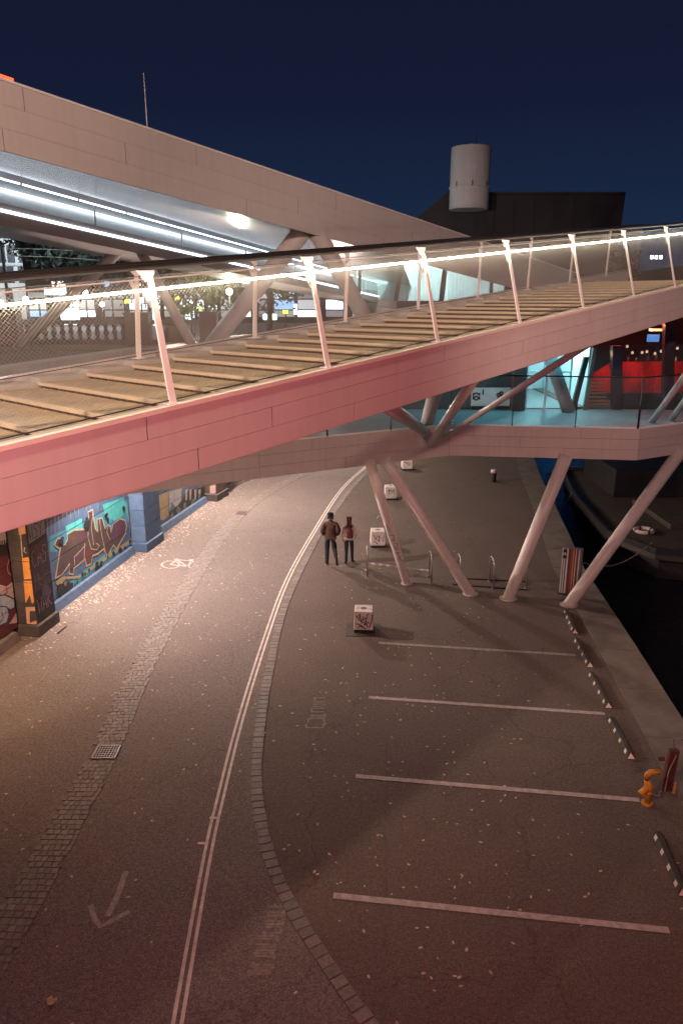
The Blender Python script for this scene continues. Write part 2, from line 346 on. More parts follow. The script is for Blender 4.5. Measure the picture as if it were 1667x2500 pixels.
for (a, b), mt, lab in (((G(925, 1570), G(1405, 1600)), mt_faint, 'faded parking bay line next to the graffiti block'), ((G(900, 1703), G(1475, 1743)), mt_worn, 'parking bay line ending at the gap between two wheel stops'),
                  ((G(868, 1895), G(1560, 1954)), mt_worn, 'parking bay line ending at the yellow pipe'), ((G(814, 2187), G(1632, 2272)), mt_worn, 'broad worn parking bay line lit red')):
    struct(stripline([lerp(a, b, k / 8) for k in range(9)], 0.055, 0.008).build('parking_line', mt), lab)
def flat_polys(name, polys, z, mat, lab):
    m = MB()
    for i, pl in enumerate(polys): m.add([(q[0], q[1], z + (i % 5) * .0003) for q in pl], [tuple(range(len(pl)))])
    o = m.build(name, mat); struct(o, lab); return o
def ribbon(pts, w_):
    q = stripline([V(p[0], p[1], 0) for p in pts], w_ / 2, 0); v = q.v
    return [[v[f[0]][:2], v[f[1]][:2], v[f[2]][:2], v[f[3]][:2]] for f in q.f]
# bicycle symbol, lying across the lane (wheels, frame, handlebar, saddle), traced onto the road level
def gp2(x, y): p = G(x, y); return (p.x, p.y)
def ell(cx, cy, rx, ry, n=28, a0=0, a1=360): return [gp2(cx + rx * math.cos(R(a0 + (a1 - a0) * k / n)), cy + ry * math.sin(R(a0 + (a1 - a0) * k / n))) for k in range(n + 1)]
bk = []
for pth, ww in ((ell(417, 1379, 21, 9), .05), (ell(482, 1382, 20.5, 9), .05)): bk += ribbon(pth, ww)
flat_polys('bicycle_wheels_marking', bk, .0085, mt_worn, 'painted white bicycle symbol, its two wheels')
bk = []
for pth in ([(417, 1379), (432, 1367), (468, 1370), (456, 1383), (432, 1367)], [(482, 1382), (466, 1367)], [(456, 1383), (417, 1379)], [(462, 1367), (474, 1367)], [(424, 1366), (436, 1365)]):
    bk += ribbon([gp2(*q) for q in pth], .075)
flat_polys('bicycle_frame_marking', bk, .0095, mt_worn, 'painted white bicycle symbol, its frame')
ar = ribbon([gp2(*q) for q in ((308, 2128), (296, 2165), (280, 2205), (262, 2238))], .085) + ribbon([gp2(*q) for q in ((222, 2212), (232, 2246), (246, 2262), (268, 2252), (316, 2226))], .075)
flat_polys('arrow_marking', ar, .0085, M('arrow_paint', (.27, .24, .22), .8, var=.4, scale=14), 'worn painted arrow on the cycle road pointing back along it')
# worn letters painted on the quay, only strokes are left
fl = []
for (x0, y0, x1, y1, k) in ((1472 / 1.88, 1650 + 105 / 1.88, 1440 / 1.88, 1650 + 250 / 1.88, 6), (1275 / 1.88, 1650 + 1040 / 1.88, 1190 / 1.88, 1650 + 1400 / 1.88, 9)):
    for i in range(k):
        t = (i + .2) / k; cx = lerp(x0, x1, t) + random.uniform(-3, 3); cy = lerp(y0, y1, t); hw = 13 + 9 * t if y0 < 2000 else 20 + 8 * t; hh = (y1 - y0) / k * .34
        for seg in random.sample([((-hw, -hh), (hw, -hh)), ((-hw, hh), (hw, hh)), ((-hw, -hh), (-hw, hh)), ((hw, -hh), (hw, hh)), ((-hw, 0), (hw, 0))], 3):
            fl += ribbon([gp2(cx + seg[0][0], cy + seg[0][1]), gp2(cx + seg[1][0], cy + seg[1][1])], .035)
flat_polys('worn_lettering', fl, .0065, M('letter_trace', (.20, .175, .155), .8, var=.5, scale=16), 'worn illegible painted letters on the quay by the kerb')
struct(MB().add([G(930, 2500) + V(0, 0, .006), G(940, 2500) + V(0, 0, .006), G(943, 1800) + V(0, 0, .006), G(939, 1800) + V(0, 0, .006)], [(0, 1, 2, 3)]).build('asphalt_seam', mt_gap), 'thin dark tar seam running through the parking bays')

# ------------------------------------------------------------------ quay wall with pilasters, ashlar blocks and graffiti
class Plane:                              # a vertical face through a and b (plan points), u runs from a to b
    def __init__(s, a, b):
        s.a = V(a[0], a[1], 0); s.u = (V(b[0], b[1], 0) - s.a); s.L = s.u.length; s.u.normalize(); s.n = V(s.u.y, -s.u.x, 0)      # n looks to the road (right)
    def P(s, u, z, off=0.0): return s.a + s.u * u + s.n * off + V(0, 0, z)
    def pix(s, x, y):
        d = ray(x, y); o = V(0, 0, CAM_H) - s.a; t = -(o.dot(s.n)) / d.dot(s.n); p = V(0, 0, CAM_H) + d * t
        return ((p - s.a).dot(s.u), p.z)
def clip(poly, x0, x1, y0, y1):
    def cut(pl, ins, inter):
        out = []
        for i in range(len(pl)):
            a, b = pl[i - 1], pl[i]
            if ins(b):
                if not ins(a): out.append(inter(a, b))
                out.append(b)
            elif ins(a): out.append(inter(a, b))
        return out
    def ix(c, k):
        def f(a, b):
            t = (c - a[k]) / (b[k] - a[k]); return (a[0] + (b[0] - a[0]) * t, a[1] + (b[1] - a[1]) * t)
        return f
    for ins, it in ((lambda p: p[0] >= x0, ix(x0, 0)), (lambda p: p[0] <= x1, ix(x1, 0)), (lambda p: p[1] >= y0, ix(y0, 1)), (lambda p: p[1] <= y1, ix(y1, 1))):
        poly = cut(poly, ins, it)
        if len(poly) < 3: return []
    return poly
wall = thing('quay_wall', 'tall stone quay wall with pilasters covered in graffiti', 'wall', (-7, 22, 0))
WZ = 6.4
mt_blk = [M('wall_block_%d' % i, c, .85, var=.3, scale=3, bump=.3, bscale=14) for i, c in enumerate([(.060, .056, .062), (.048, .046, .052), (.075, .066, .066)])]
PAINT = {}
def paint(c):
    k = tuple(c)
    if k not in PAINT: PAINT[k] = M('spray_%d' % len(PAINT), tuple(min(.8, q * 1.35) for q in c), .6, var=.18, scale=5, bump=.1, bscale=20)
    return PAINT[k]
class Face:                               # one ashlar face: blocks with open joints, and the paint clipped to the blocks
    def __init__(s, a, b, course=.56, length=1.5, z0=.26, z1=WZ, first=0.0):
        s.pl = Plane(a, b); s.rects = []; s.layer = 0; s.blk = mt_blk
        k = 0; z = z0
        while z < z1 - .05:
            zt = min(z + course, z1); u = -(length * .5 if k % 2 else 0.0) + first
            while u < s.pl.L - .01:
                u0, u1 = max(u, 0), min(u + length, s.pl.L)
                if u1 - u0 > .04: s.rects.append((u0 + .006, u1 - .006, z + .007, zt - .007))
                u += length
            z = zt; k += 1
    def blocks(s, mats=None, depth=.12):
        for u0, u1, z0, z1 in s.rects:
            o = random.uniform(0, .006); P = s.pl.P
            MB().hexa([P(u0, z0, -depth), P(u1, z0, -depth), P(u1, z0, o), P(u0, z0, o)], [P(u0, z1, -depth), P(u1, z1, -depth), P(u1, z1, o), P(u0, z1, o)]).build('stone_block', random.choice(mats or s.blk), wall)
    def fill(s, col, pts, px=True, name='graffiti_paint'):
        if px: pts = [s.pl.pix(*q) for q in pts]
        s.layer += 1; off = .0085 + s.layer * .0004; m = MB()
        # triangulate once so that concave shapes clip cleanly
        bm = bmesh.new(); f = bm.faces.new([bm.verts.new((q[0], q[1], 0)) for q in pts]); bmesh.ops.triangulate(bm, faces=[f])
        tris = [[(v.co.x, v.co.y) for v in t.verts] for t in bm.faces]; bm.free()
        for t in tris:
            for r in s.rects:
                c = clip(t, *r)
                if c: m.add([s.pl.P(q[0], q[1], off) for q in c], [tuple(range(len(c)))])
        if m.v: m.build(name, paint(col), wall)
    def stroke(s, col, pts, wd, px=True, closed=False):
        if px: pts = [s.pl.pix(*q) for q in pts]
        if closed: pts = pts + [pts[0]]
        s.layer += 1; off = .0085 + s.layer * .0004; L_ = []; n = len(pts)
        for i in range(n):
            a = pts[max(i - 1, 0)]; b = pts[min(i + 1, n - 1)]; dx, dy = b[0] - a[0], b[1] - a[1]; q = math.hypot(dx, dy) or 1; k = wd / 2 * random.uniform(.75, 1.2)
            L_.append(((pts[i][0] - dy / q * k, pts[i][1] + dx / q * k), (pts[i][0] + dy / q * k, pts[i][1] - dx / q * k)))
        m = MB()
        for a, b in zip(L_, L_[1:]):
            for r in s.rects:
                c = clip([a[0], a[1], b[1], b[0]], *r)
                if c: m.add([s.pl.P(q[0], q[1], off) for q in c], [tuple(range(len(c)))])
        if m.v: m.build('graffiti_line', paint(col), wall)
    def blob(s, col, x, y, r, n=11, px=True, e=.4):
        u, z = s.pl.pix(x, y) if px else (x, y)
        s.fill(col, [(u + math.cos(k * 2 * math.pi / n) * r * random.uniform(1 - e, 1 + e), z + math.sin(k * 2 * math.pi / n) * r * random.uniform(1 - e, 1 + e)) for k in range(n)], px=False)
GLY = {'C': [[(1, .85), (.6, 1), (.15, .8), (0, .4), (.3, 0), (.9, .1)]], 'A': [[(0, 0), (.35, 1), (.65, 1), (1, 0)], [(.15, .4), (.85, .4)]], 'S': [[(1, .9), (.4, 1), (.1, .75), (.85, .4), (.7, .05), (0, .05)]],
       'W': [[(0, 1), (.2, 0), (.5, .7), (.8, 0), (1, 1)]], 'K': [[(0, 0), (.05, 1)], [(.95, 1), (.1, .5), (1, 0)]], 'L': [[(0, 1), (.05, 0), (.9, .05)]], 'M': [[(0, 0), (.1, 1), (.5, .4), (.9, 1), (1, 0)]], 'N': [[(0, 0), (.1, 1), (.85, .05), (1, 1)]],
       'V': [[(0, 1), (.5, 0), (1, 1)]], 'Y': [[(0, 1), (.5, .5), (1, 1)], [(.5, .5), (.45, 0)]], 'E': [[(1, 1), (0, .9), (.05, .05), (1, 0)], [(0, .5), (.8, .5)]], 'O': [[(.5, 1), (.05, .6), (.3, 0), (.9, .2), (.9, .8), (.5, 1)]],
       'T': [[(0, 1), (1, .95)], [(.5, 1), (.45, 0)]], 'I': [[(.5, 1), (.5, 0)]], 'R': [[(0, 0), (.05, 1), (.8, .85), (.1, .5), (1, 0)]], 'P': [[(.1, 0), (.1, 1), (.9, .8), (.1, .45)]], 'D': [[(0, 0), (.1, 1), (.95, .6), (.1, 0)]], '2': [[(0, .8), (.5, 1), (.9, .7), (0, 0), (1, .05)]]}
def write(face, txt, u, z, h, w_, col, wd):
    for ch in txt:
        for st in GLY.get(ch, []): face.stroke(col, [(u + a * w_ + random.uniform(-.01, .01), z + b * h + random.uniform(-.01, .01)) for a, b in st], wd, px=False)
        u += w_ * 1.25
def wl(y, off=0.0): return (interp(WALL, y) - off, y)
# solid core of the wall behind the blocks (also carries the parts of the wall that nobody can see)
core = MB(); wp = [V(a, b, 0) for a, b in WALL]
for a, b in zip(wp, wp[1:]):
    d = (b - a).normalized(); n = V(-d.y, d.x, 0); core.hexa([a + n * .31, b + n * .31, b + n * .95, a + n * .95], [q + V(0, 0, WZ) for q in (a + n * .31, b + n * .31, b + n * .95, a + n * .95)])
core.build('wall_core', M('wall_core', (.05, .045, .045), .9, var=.3), wall)
# plinth: sloped stone foot, one piece per bay
mt_plA = M('plinth_grey', (.15, .13, .13), .8, var=.25, scale=5); mt_plB = M('plinth_blue', (.07, .115, .19), .7, var=.25, scale=5)
def plinth(y0, y1, mt, n=4):
    for k in range(n):
        a = V(*wl(lerp(y0, y1, k / n)), 0); b = V(*wl(lerp(y0, y1, (k + 1) / n)), 0); d = (b - a).normalized(); a += d * .004; b -= d * .004; q = V(-d.y, d.x, 0)
        MB().hexa([a, b, b + q * .33, a + q * .33], [a + q * .07 + V(0, 0, .24), b + q * .07 + V(0, 0, .24), b + q * .33 + V(0, 0, .24), a + q * .33 + V(0, 0, .24)]).build('plinth_stone', mt, wall)
plinth(10.0, 16.9, mt_plA, 5); plinth(18.2, 23.55, mt_plB, 5); plinth(25.35, 30.1, mt_plB, 4); plinth(31.6, 36, mt_plA, 4)
# pilasters: front face, and the side face turned to the camera
def pilaster(y0, y1, proud, mats, footmat, foot=.32):
    a = V(*wl(y0), 0); b = V(*wl(y1), 0); d = (b - a).normalized(); n = V(d.y, -d.x, 0); a += n * proud; b += n * proud
    back = .34 + proud
    MB().hexa([a - n * back + d * .01, b - n * back - d * .01, b - n * .03 - d * .03, a - n * .03 + d * .03], [q + V(0, 0, WZ) for q in (a - n * back + d * .01, b - n * back - d * .01, b - n * .03 - d * .03, a - n * .03 + d * .03)]).build('pilaster_core', mats[0], wall)
    ft = [a + n * .07 - d * .07, b + n * .07 + d * .07, b - n * back + d * .07, a - n * back - d * .07]
    MB().hexa([ft[3], ft[2], ft[1], ft[0]], [q + V(0, 0, foot) for q in (ft[3], ft[2], ft[1], ft[0])]).build('pilaster_foot', footmat, wall, bevel=.03)
    f1 = Face((a.x, a.y), (b.x, b.y), .56, 3, z0=foot + .008); f1.blocks(mats, .028)
    s0 = a - n * (back - .0); f2 = Face((s0.x, s0.y), ((a - n * .002).x, (a - n * .002).y), .56, 3, z0=foot + .008); f2.blocks(mats, .028)
    return f1, f2
OR, DK, MAR, CY, BL, GR = (.42, .20, .055), (.022, .02, .022), (.085, .025, .035), (.05, .27, .31), (.065, .12, .22), (.30, .27, .24)
p1f, p1s = pilaster(17.2, 18.05, .30, [mt_blk[0], mt_blk[1]], mt_blk[2])
blue_b = [M('blue_block_a', (.055, .10, .175), .7, var=.2, scale=4), M('blue_block_b', (.065, .115, .195), .7, var=.2, scale=4)]
p2f, p2s = pilaster(23.75, 24.95, .30, blue_b, blue_b[0])
p3f, p3s = pilaster(30.3, 31.3, .30, [M('brown_block', (.10, .07, .06), .85, var=.3)], mt_blk[2])
# bays
A_ = Face(wl(10.0, .20), wl(17.15, .20)); B_ = Face(wl(18.1, .20), wl(23.7, .20)); C_ = Face(wl(25.0, .20), wl(30.25, .20)); E_ = Face(wl(31.35, .20), wl(36.2, .20))
for f_ in (A_, B_, C_, E_): f_.blocks()
# --- bay A: maroon ground, pale blue shape outlined in black, white and red field above
A_.fill(MAR, [(-80, 1380), (48, 1330), (62, 1560), (-80, 1640)])
A_.fill((.34, .31, .33), [(-80, 1300), (35, 1268), (38, 1310), (-80, 1345)]); A_.fill((.30, .018, .022), [(12, 1278), (30, 1272), (31, 1296), (14, 1300)])
A_.fill(DK, [(-80, 1345), (38, 1312), (42, 1345), (-80, 1392)])
for k in range(7): x = 2 + k * 5.4; A_.stroke((.30, .28, .30), [(x, 1305 - k), (x + .6, 1318 + random.uniform(-3, 14))], .04)
PB = (.26, .33, .42)
A_.fill((.36, .27, .31), [(-40, 1440), (0, 1429), (14, 1433), (30, 1420), (50, 1384), (52, 1396), (40, 1432), (28, 1446), (44, 1450), (52, 1478), (50, 1505), (40, 1520), (22, 1522), (30, 1512), (40, 1494), (36, 1468), (20, 1452), (-40, 1470)])
A_.fill(PB, [(-40, 1462), (10, 1452), (34, 1462), (36, 1482), (26, 1490), (18, 1484), (22, 1500), (16, 1520), (0, 1527), (-40, 1545)])
A_.stroke((.03, .035, .07), [(-40, 1462), (10, 1452), (34, 1462), (36, 1482), (26, 1490), (14, 1481), (-10, 1480)], .035); A_.stroke((.03, .035, .07), [(18, 1484), (22, 1500), (16, 1520), (0, 1527), (-40, 1545)], .035)
A_.stroke((.03, .035, .07), [(4, 1495), (8, 1508), (0, 1520)], .03); A_.stroke((.03, .035, .07), [(14, 1433), (18, 1446), (10, 1452)], .03)
A_.stroke((.42, .36, .38), [(50, 1384), (52, 1396), (40, 1432), (28, 1446)], .02); A_.stroke((.42, .36, .38), [(44, 1450), (52, 1478), (50, 1505), (40, 1520), (22, 1522)], .02); A_.stroke((.30, .20, .22), [(22, 1365), (17, 1385), (20, 1398), (30, 1406)], .03)
A_.stroke((.42, .40, .42), [(-30, 1436), (0, 1429), (14, 1433), (12, 1444), (-10, 1448)], .025)
# --- pilaster 1: orange front, dark tagged side
p1s.fill((.30, .17, .11), [(44, 1276), (82, 1262), (84, 1298), (48, 1306)]); p1s.fill(DK, [(50, 1308), (84, 1300), (86, 1356), (54, 1362)])
p1s.fill(OR, [(55, 1362), (72, 1360), (76, 1404), (92, 1403), (94, 1412), (60, 1414)]); p1s.fill(OR, [(59, 1418), (94, 1417), (97, 1472), (88, 1462), (80, 1475), (74, 1452), (64, 1472)])
p1s.fill((.40, .23, .15), [(64, 1482), (98, 1481), (99, 1490), (74, 1492), (74, 1520), (102, 1510), (102, 1526), (68, 1532)]); p1s.blob((.03, .02, .05), 84, 1386, .10)
p1s.stroke((.28, .24, .22), [(52, 1306), (56, 1360)], .025); p1s.stroke((.32, .28, .25), [(62, 1336), (60, 1346), (66, 1350)], .02)
L1 = p1f.pl.L; LG = (.30, .27, .27)
p1f.fill((.34, .32, .33), [(.02, 3.02), (L1 - .02, 3.02), (L1 - .02, 3.9), (.02, 3.9)], px=False)
write(p1f, 'NMN', .08, 3.1, .62, .18, DK, .04)
p1f.fill((.19, .17, .17), [(.05, 2.45), (L1 - .06, 2.5), (L1 - .04, 2.98), (.05, 2.95)], px=False); write(p1f, 'WSY', .08, 2.52, .36, .17, DK, .03)
p1f.fill((.05, .035, .045), [(.03, 1.15), (L1 - .03, 1.2), (L1 - .05, 2.4), (.04, 2.35)], px=False); write(p1f, 'CAS', .09, 1.80, .44, .18, (.20, .13, .16), .035); write(p1f, 'MEP', .09, 1.24, .38, .17, (.12, .10, .11), .02); write(p1f, 'WAK', .09, .58, .38, .18, (.20, .13, .15), .032); p1f.blob((.09, .04, .03), .4, 2.2, .18, px=False); p1f.blob((.07, .05, .09), .5, .95, .2, px=False)
for z in (1.44, 2.0, 2.56, 3.12): p1f.stroke((.5, .47, .46), [(.02, z + .01), (L1 - .04, z + .012)], .018, px=False)
# --- bay B: cyan and blue ground, big brown letters with pale outline
LB = B_.pl.L
B_.fill((.055, .10, .17), [(0.02, .26), (LB - .02, .26), (LB - .02, 6.3), (.02, 6.3)], px=False)
CYL = (.06, .34, .34)
B_.fill((.05, .20, .28), [(120, 1310), (200, 1278), (270, 1240), (330, 1212), (338, 1260), (260, 1300), (150, 1350), (122, 1345)])
B_.fill(CYL, [(160, 1285), (200, 1265), (202, 1300), (182, 1310), (165, 1318)]); B_.fill(CYL, [(250, 1232), (302, 1214), (312, 1256), (282, 1272), (258, 1262)])
B_.fill((.06, .25, .29), [(172, 1450), (240, 1400), (320, 1345), (338, 1332), (336, 1312), (260, 1350), (190, 1405), (172, 1420)])
B_.fill((.035, .03, .045), [(86, 1262), (160, 1228), (260, 1202), (262, 1212), (170, 1255), (120, 1285), (86, 1306)])
for k in range(16): x = 96 + k * 9.5; y = 1296 - k * 5.2; B_.stroke((.20, .23, .27), [(x, y - 18), (x + .5, y + random.uniform(-6, 34))], .02)
BRN, PUR, PALE = (.055, .04, .038), (.075, .035, .055), (.34, .29, .20)
ylw = [(135, 1420), (150, 1408), (196, 1405), (230, 1378), (270, 1350), (322, 1312), (326, 1322), (262, 1364), (222, 1392), (192, 1412), (160, 1414), (146, 1430), (138, 1428)]
B_.fill((.26, .22, .13), ylw)
body = [(134, 1412), (140, 1378), (146, 1340), (138, 1336), (132, 1330), (141, 1312), (148, 1318), (148, 1328), (158, 1330), (164, 1318), (164, 1304), (180, 1294), (204, 1292), (214, 1300), (214, 1312), (216, 1262), (214, 1250), (226, 1244), (226, 1252), (232, 1290), (238, 1300), (236, 1268), (248, 1264), (256, 1290), (262, 1282), (268, 1284), (270, 1300), (276, 1278), (292, 1266), (304, 1270), (308, 1282), (306, 1300), (300, 1312), (290, 1330), (284, 1340), (276, 1330), (262, 1358), (252, 1340), (238, 1352), (226, 1356), (222, 1376), (210, 1382), (208, 1364), (196, 1374), (180, 1386), (178, 1402), (168, 1400), (170, 1376), (150, 1404)]
B_.fill(BRN, body)
B_.fill(PUR, [(276, 1280), (292, 1268), (304, 1272), (306, 1290), (296, 1308), (270, 1318)]); B_.fill((.10, .03, .035), [(208, 1344), (222, 1336), (226, 1360), (214, 1372)]); B_.fill(PUR, [(178, 1360), (206, 1332), (208, 1352), (184, 1376)])
B_.fill((.07, .05, .04), [(166, 1306), (182, 1297), (190, 1296), (188, 1330), (166, 1340)]); B_.fill(PUR, [(192, 1296), (206, 1295), (212, 1306), (202, 1324), (192, 1330)])
B_.stroke(PALE, body, .05, closed=True)
for pts in ([(148, 1335), (141, 1372), (136, 1410)], [(214, 1312), (222, 1340), (236, 1342), (242, 1332), (234, 1326)], [(226, 1252), (222, 1290), (228, 1330)], [(242, 1268), (246, 1300), (256, 1345)], [(208, 1330), (196, 1344), (180, 1360), (182, 1380)], [(206, 1326), (204, 1372)], [(262, 1282), (260, 1300), (268, 1318)], [(150, 1404), (168, 1376)], [(306, 1228), (314, 1270), (316, 1300), (322, 1280), (324, 1248)]):
    B_.stroke(PALE, pts, .032)
for x, y, r in ((160, 1442, .26), (172, 1436, .16), (146, 1440, .17), (235, 1384, .14), (246, 1376, .10), (200, 1402, .07), (216, 1392, .06), (276, 1352, .10), (292, 1344, .13), (304, 1338, .09), (316, 1322, .08), (262, 1360, .06), (188, 1422, .06), (258, 1258, .10), (262, 1268, .07), (300, 1242, .10), (150, 1320, .12), (212, 1280, .18), (318, 1336, .05), (284, 1362, .05), (206, 1400, .05), (182, 1428, .05)):
    B_.blob((.018, .018, .022), x, y, r)
B_.blob((.16, .15, .12), 157, 1424, .07); B_.blob((.14, .13, .12), 240, 1376, .06)
B_.fill((.14, .06, .05), [(308, 1208), (330, 1200), (330, 1232), (316, 1240)]); B_.blob((.30, .08, .05), 320, 1216, .10); B_.blob(DK, 318, 1212, .03); B_.blob(DK, 324, 1217, .03)
for k in range(9): B_.blob((.42, .39, .36), 318 + (k % 4) * 3.5, 1236 + k * 5.5, .03)
B_.stroke((.38, .40, .42), [(136, 1476), (200, 1436)], .02)
# --- pilaster 2: blue, with small dark tags on its road face
p2f.fill((.03, .03, .04), [(.05, 2.2), (1.1, 2.2), (1.1, 3.6), (.05, 3.6)], px=False); write(p2f, 'LSC', .15, 3.0, .4, .26, (.30, .30, .32), .035); write(p2f, 'VMY', .15, 2.35, .45, .26, (.30, .28, .28), .04)
# --- bay C: ochre, grey and black pieces
LC = C_.pl.L
C_.fill((.06, .085, .13), [(.02, .26), (LC - .02, .26), (LC - .02, 4.5), (.02, 4.5)], px=False)
C_.fill((.24, .19, .10), [(388, 1208), (411, 1200), (411, 1258), (400, 1270), (388, 1268)]); C_.fill((.22, .22, .22), [(412, 1200), (444, 1192), (442, 1222), (430, 1240), (420, 1226), (414, 1248)])
C_.fill(DK, [(412, 1252), (440, 1228), (456, 1200), (470, 1196), (500, 1188), (500, 1212), (470, 1234), (430, 1262), (415, 1272)])
for x in (452, 462, 474, 484): C_.fill((.26, .25, .22), [(x, 1196), (x + 6, 1194), (x + 4, 1220), (x + 1, 1222)])
for x, y in ((420, 1262), (436, 1246), (452, 1234), (470, 1226), (486, 1214)): C_.blob((.10, .12, .09), x, y, .16)
C_.stroke((.30, .32, .34), [(394, 1292), (420, 1274)], .05)
p3s.fill((.33, .24, .23), [(513, 1186), (527, 1184), (527, 1204), (513, 1207)])
E_.fill((.12, .09, .08), [(.05, .3), (E_.pl.L - .05, .3), (E_.pl.L - .05, 2.4), (.05, 2.4)], px=False); write(E_, 'MRVSO', .3, 1.0, .9, .5, (.3, .26, .25), .07)

# street level behind the wall
PZ = 6.5
struct(poly_sheet('plaza', [(p[0] - .25, p[1]) for p in WALL] + [(12, 200), (-160, 200), (-160, -20)], PZ, asphalt('plaza_paving', (.16, .15, .145), (.13, .125, .12), .4, .4)), 'grey paved street level above the quay wall')
for a, b in zip(wp[1:], wp[2:-1]):
    d = (b - a).normalized(); n = V(-d.y, d.x, 0); q = [a + n * .12, b + n * .12, b + n * .75, a + n * .75]
    MB().hexa([p + V(0, 0, PZ - .09) for p in q], [p + V(0, 0, PZ + .14) for p in q]).build('wall_cap', mt_curb, wall)

# ------------------------------------------------------------------ the stair bridge (timber steps, leaning railing, panelled flank)
TH = 0.824; SD = V(math.cos(TH), math.sin(TH), 0); SN = V(-math.sin(TH), math.cos(TH), 0); SLOPE = 0.096; S0 = V(-1.452, 6.547, 7.313); BAY = 1.989; SW = 3.30
STEP = 0.621; F0 = 0.141
def SP(s, l, h): return S0 + SD * s + SN * l + V(0, 0, SLOPE * s + h)
stair = thing('stair_bridge', 'long timber stair bridge with white panelled flank and lit wire mesh railing', 'bridge', tuple(SP(0, 1.6, -.8)))
SA, SB = -9.5, 17.5                       # extent along the axis
# flank panels: three courses with staggered joints
FH = 0.60
def shex(mb, s0, s1, l0, l1, h0, h1):
    return mb.hexa([SP(s0, l0, h0), SP(s1, l0, h0), SP(s1, l1, h0), SP(s0, l1, h0)], [SP(s0, l0, h1), SP(s1, l0, h1), SP(s1, l1, h1), SP(s0, l1, h1)])
for c, (joints) in enumerate(([-9.5, -5.2, -0.32, 4.05, 8.1, 12.6, 17.5], [-9.5, -7.0, -2.7, 1.12, 6.0, 9.9, 17.5], [-9.5, -4.1, .2, 2.35, 7.2, 11.6, 17.5])):
    h1 = -.045 - c * FH / 3; h0 = h1 - FH / 3
    for a, b in zip(joints, joints[1:]):
        shex(MB(), a + .006, b - .006, 0.0, 0.02, h0 + .0015, h1 - .0015).build('flank_panel', mt_panel, stair)
shex(MB(), SA, SB, .021, .10, -.045 - FH + .01, -.05).build('flank_backing', mt_back, stair)
shex(MB(), SA, SB, SW + .02, SW + .12, -.62, .02).build('far_flank', mt_panel, stair)
MB().hexa([SP(SA, .03, -.66), SP(SB, .03, -.66), SP(SB, SW + .1, -.66), SP(SA, SW + .1, -.66)], [SP(SA, .03, -.646), SP(SB, .03, -.646), SP(SB, SW + .1, -.646), SP(SA, SW + .1, -.646)]).build('underside', mt_panel2, stair)
shex(MB(), SA, SB, -.012, .13, -.042, .0).build('edge_trim', mt_cream, stair)
shex(MB(), SA, SB, .132, .25, -.40, -.25).build('edge_gutter', mt_curb, stair)
# treads (four boards each), risers and stepped kerb blocks
RISE = STEP * SLOPE
k0 = int((SA - F0) / STEP); k1 = int((14.4 - F0) / STEP)
tm = MB(); 
for bi in range(4):
    x0 = bi * STEP / 4 + .002; x1 = (bi + 1) * STEP / 4 - .002 + (0.012 if bi == 3 else 0)
    P = lambda s, l, z: SD * s + SN * l + V(0, 0, z)
    tm.hexa([P(x0, .135, -.04), P(x1, .135, -.04), P(x1, SW - .42, -.04), P(x0, SW - .42, -.04)], [P(x0, .135, 0), P(x1, .135, 0), P(x1, SW - .42, 0), P(x0, SW - .42, 0)])
tread_me = tm.mesh('tread'); tread_me.materials.append(mt_wood)
P = lambda s, l, z: SD * s + SN * l + V(0, 0, z)
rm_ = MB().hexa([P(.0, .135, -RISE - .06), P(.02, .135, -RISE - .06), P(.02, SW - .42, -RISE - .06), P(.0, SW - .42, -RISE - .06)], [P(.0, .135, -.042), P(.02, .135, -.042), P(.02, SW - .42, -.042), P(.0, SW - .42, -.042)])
# a nosing strip catches the light at each step
ns_ = MB().hexa([P(-.03, .135, -.028), P(.018, .135, -.028), P(.018, SW - .42, -.028), P(-.03, SW - .42, -.028)], [P(-.03, .135, .006), P(.018, .135, .006), P(.018, SW - .42, .006), P(-.03, SW - .42, .006)])
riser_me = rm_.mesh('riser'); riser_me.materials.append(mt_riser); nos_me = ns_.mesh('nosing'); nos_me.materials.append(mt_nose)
cb_ = MB().hexa([P(0, SW - .415, -.22), P(STEP, SW - .415, -.22), P(STEP, SW + .015, -.22), P(0, SW + .015, -.22)], [P(0, SW - .415, .05), P(STEP, SW - .415, .05), P(STEP, SW + .015, .05), P(0, SW + .015, .05)])
curb_me = cb_.mesh('kerb_block'); curb_me.materials.append(mt_curb)
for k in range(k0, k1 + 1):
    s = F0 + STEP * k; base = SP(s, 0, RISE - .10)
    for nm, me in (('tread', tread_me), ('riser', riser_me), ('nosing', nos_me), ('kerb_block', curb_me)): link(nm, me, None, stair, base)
top = SP(F0 + STEP * (k1 + 1), 0, RISE - .12)
MB().hexa([top + P(0, .26, -.1), top + P(5, .26, -.1), top + P(5, SW, -.1), top + P(0, SW, -.1)], [top + P(0, .26, .0), top + P(5, .26, .0), top + P(5, SW, .0), top + P(0, SW, .0)]).build('landing', mt_wood, stair)
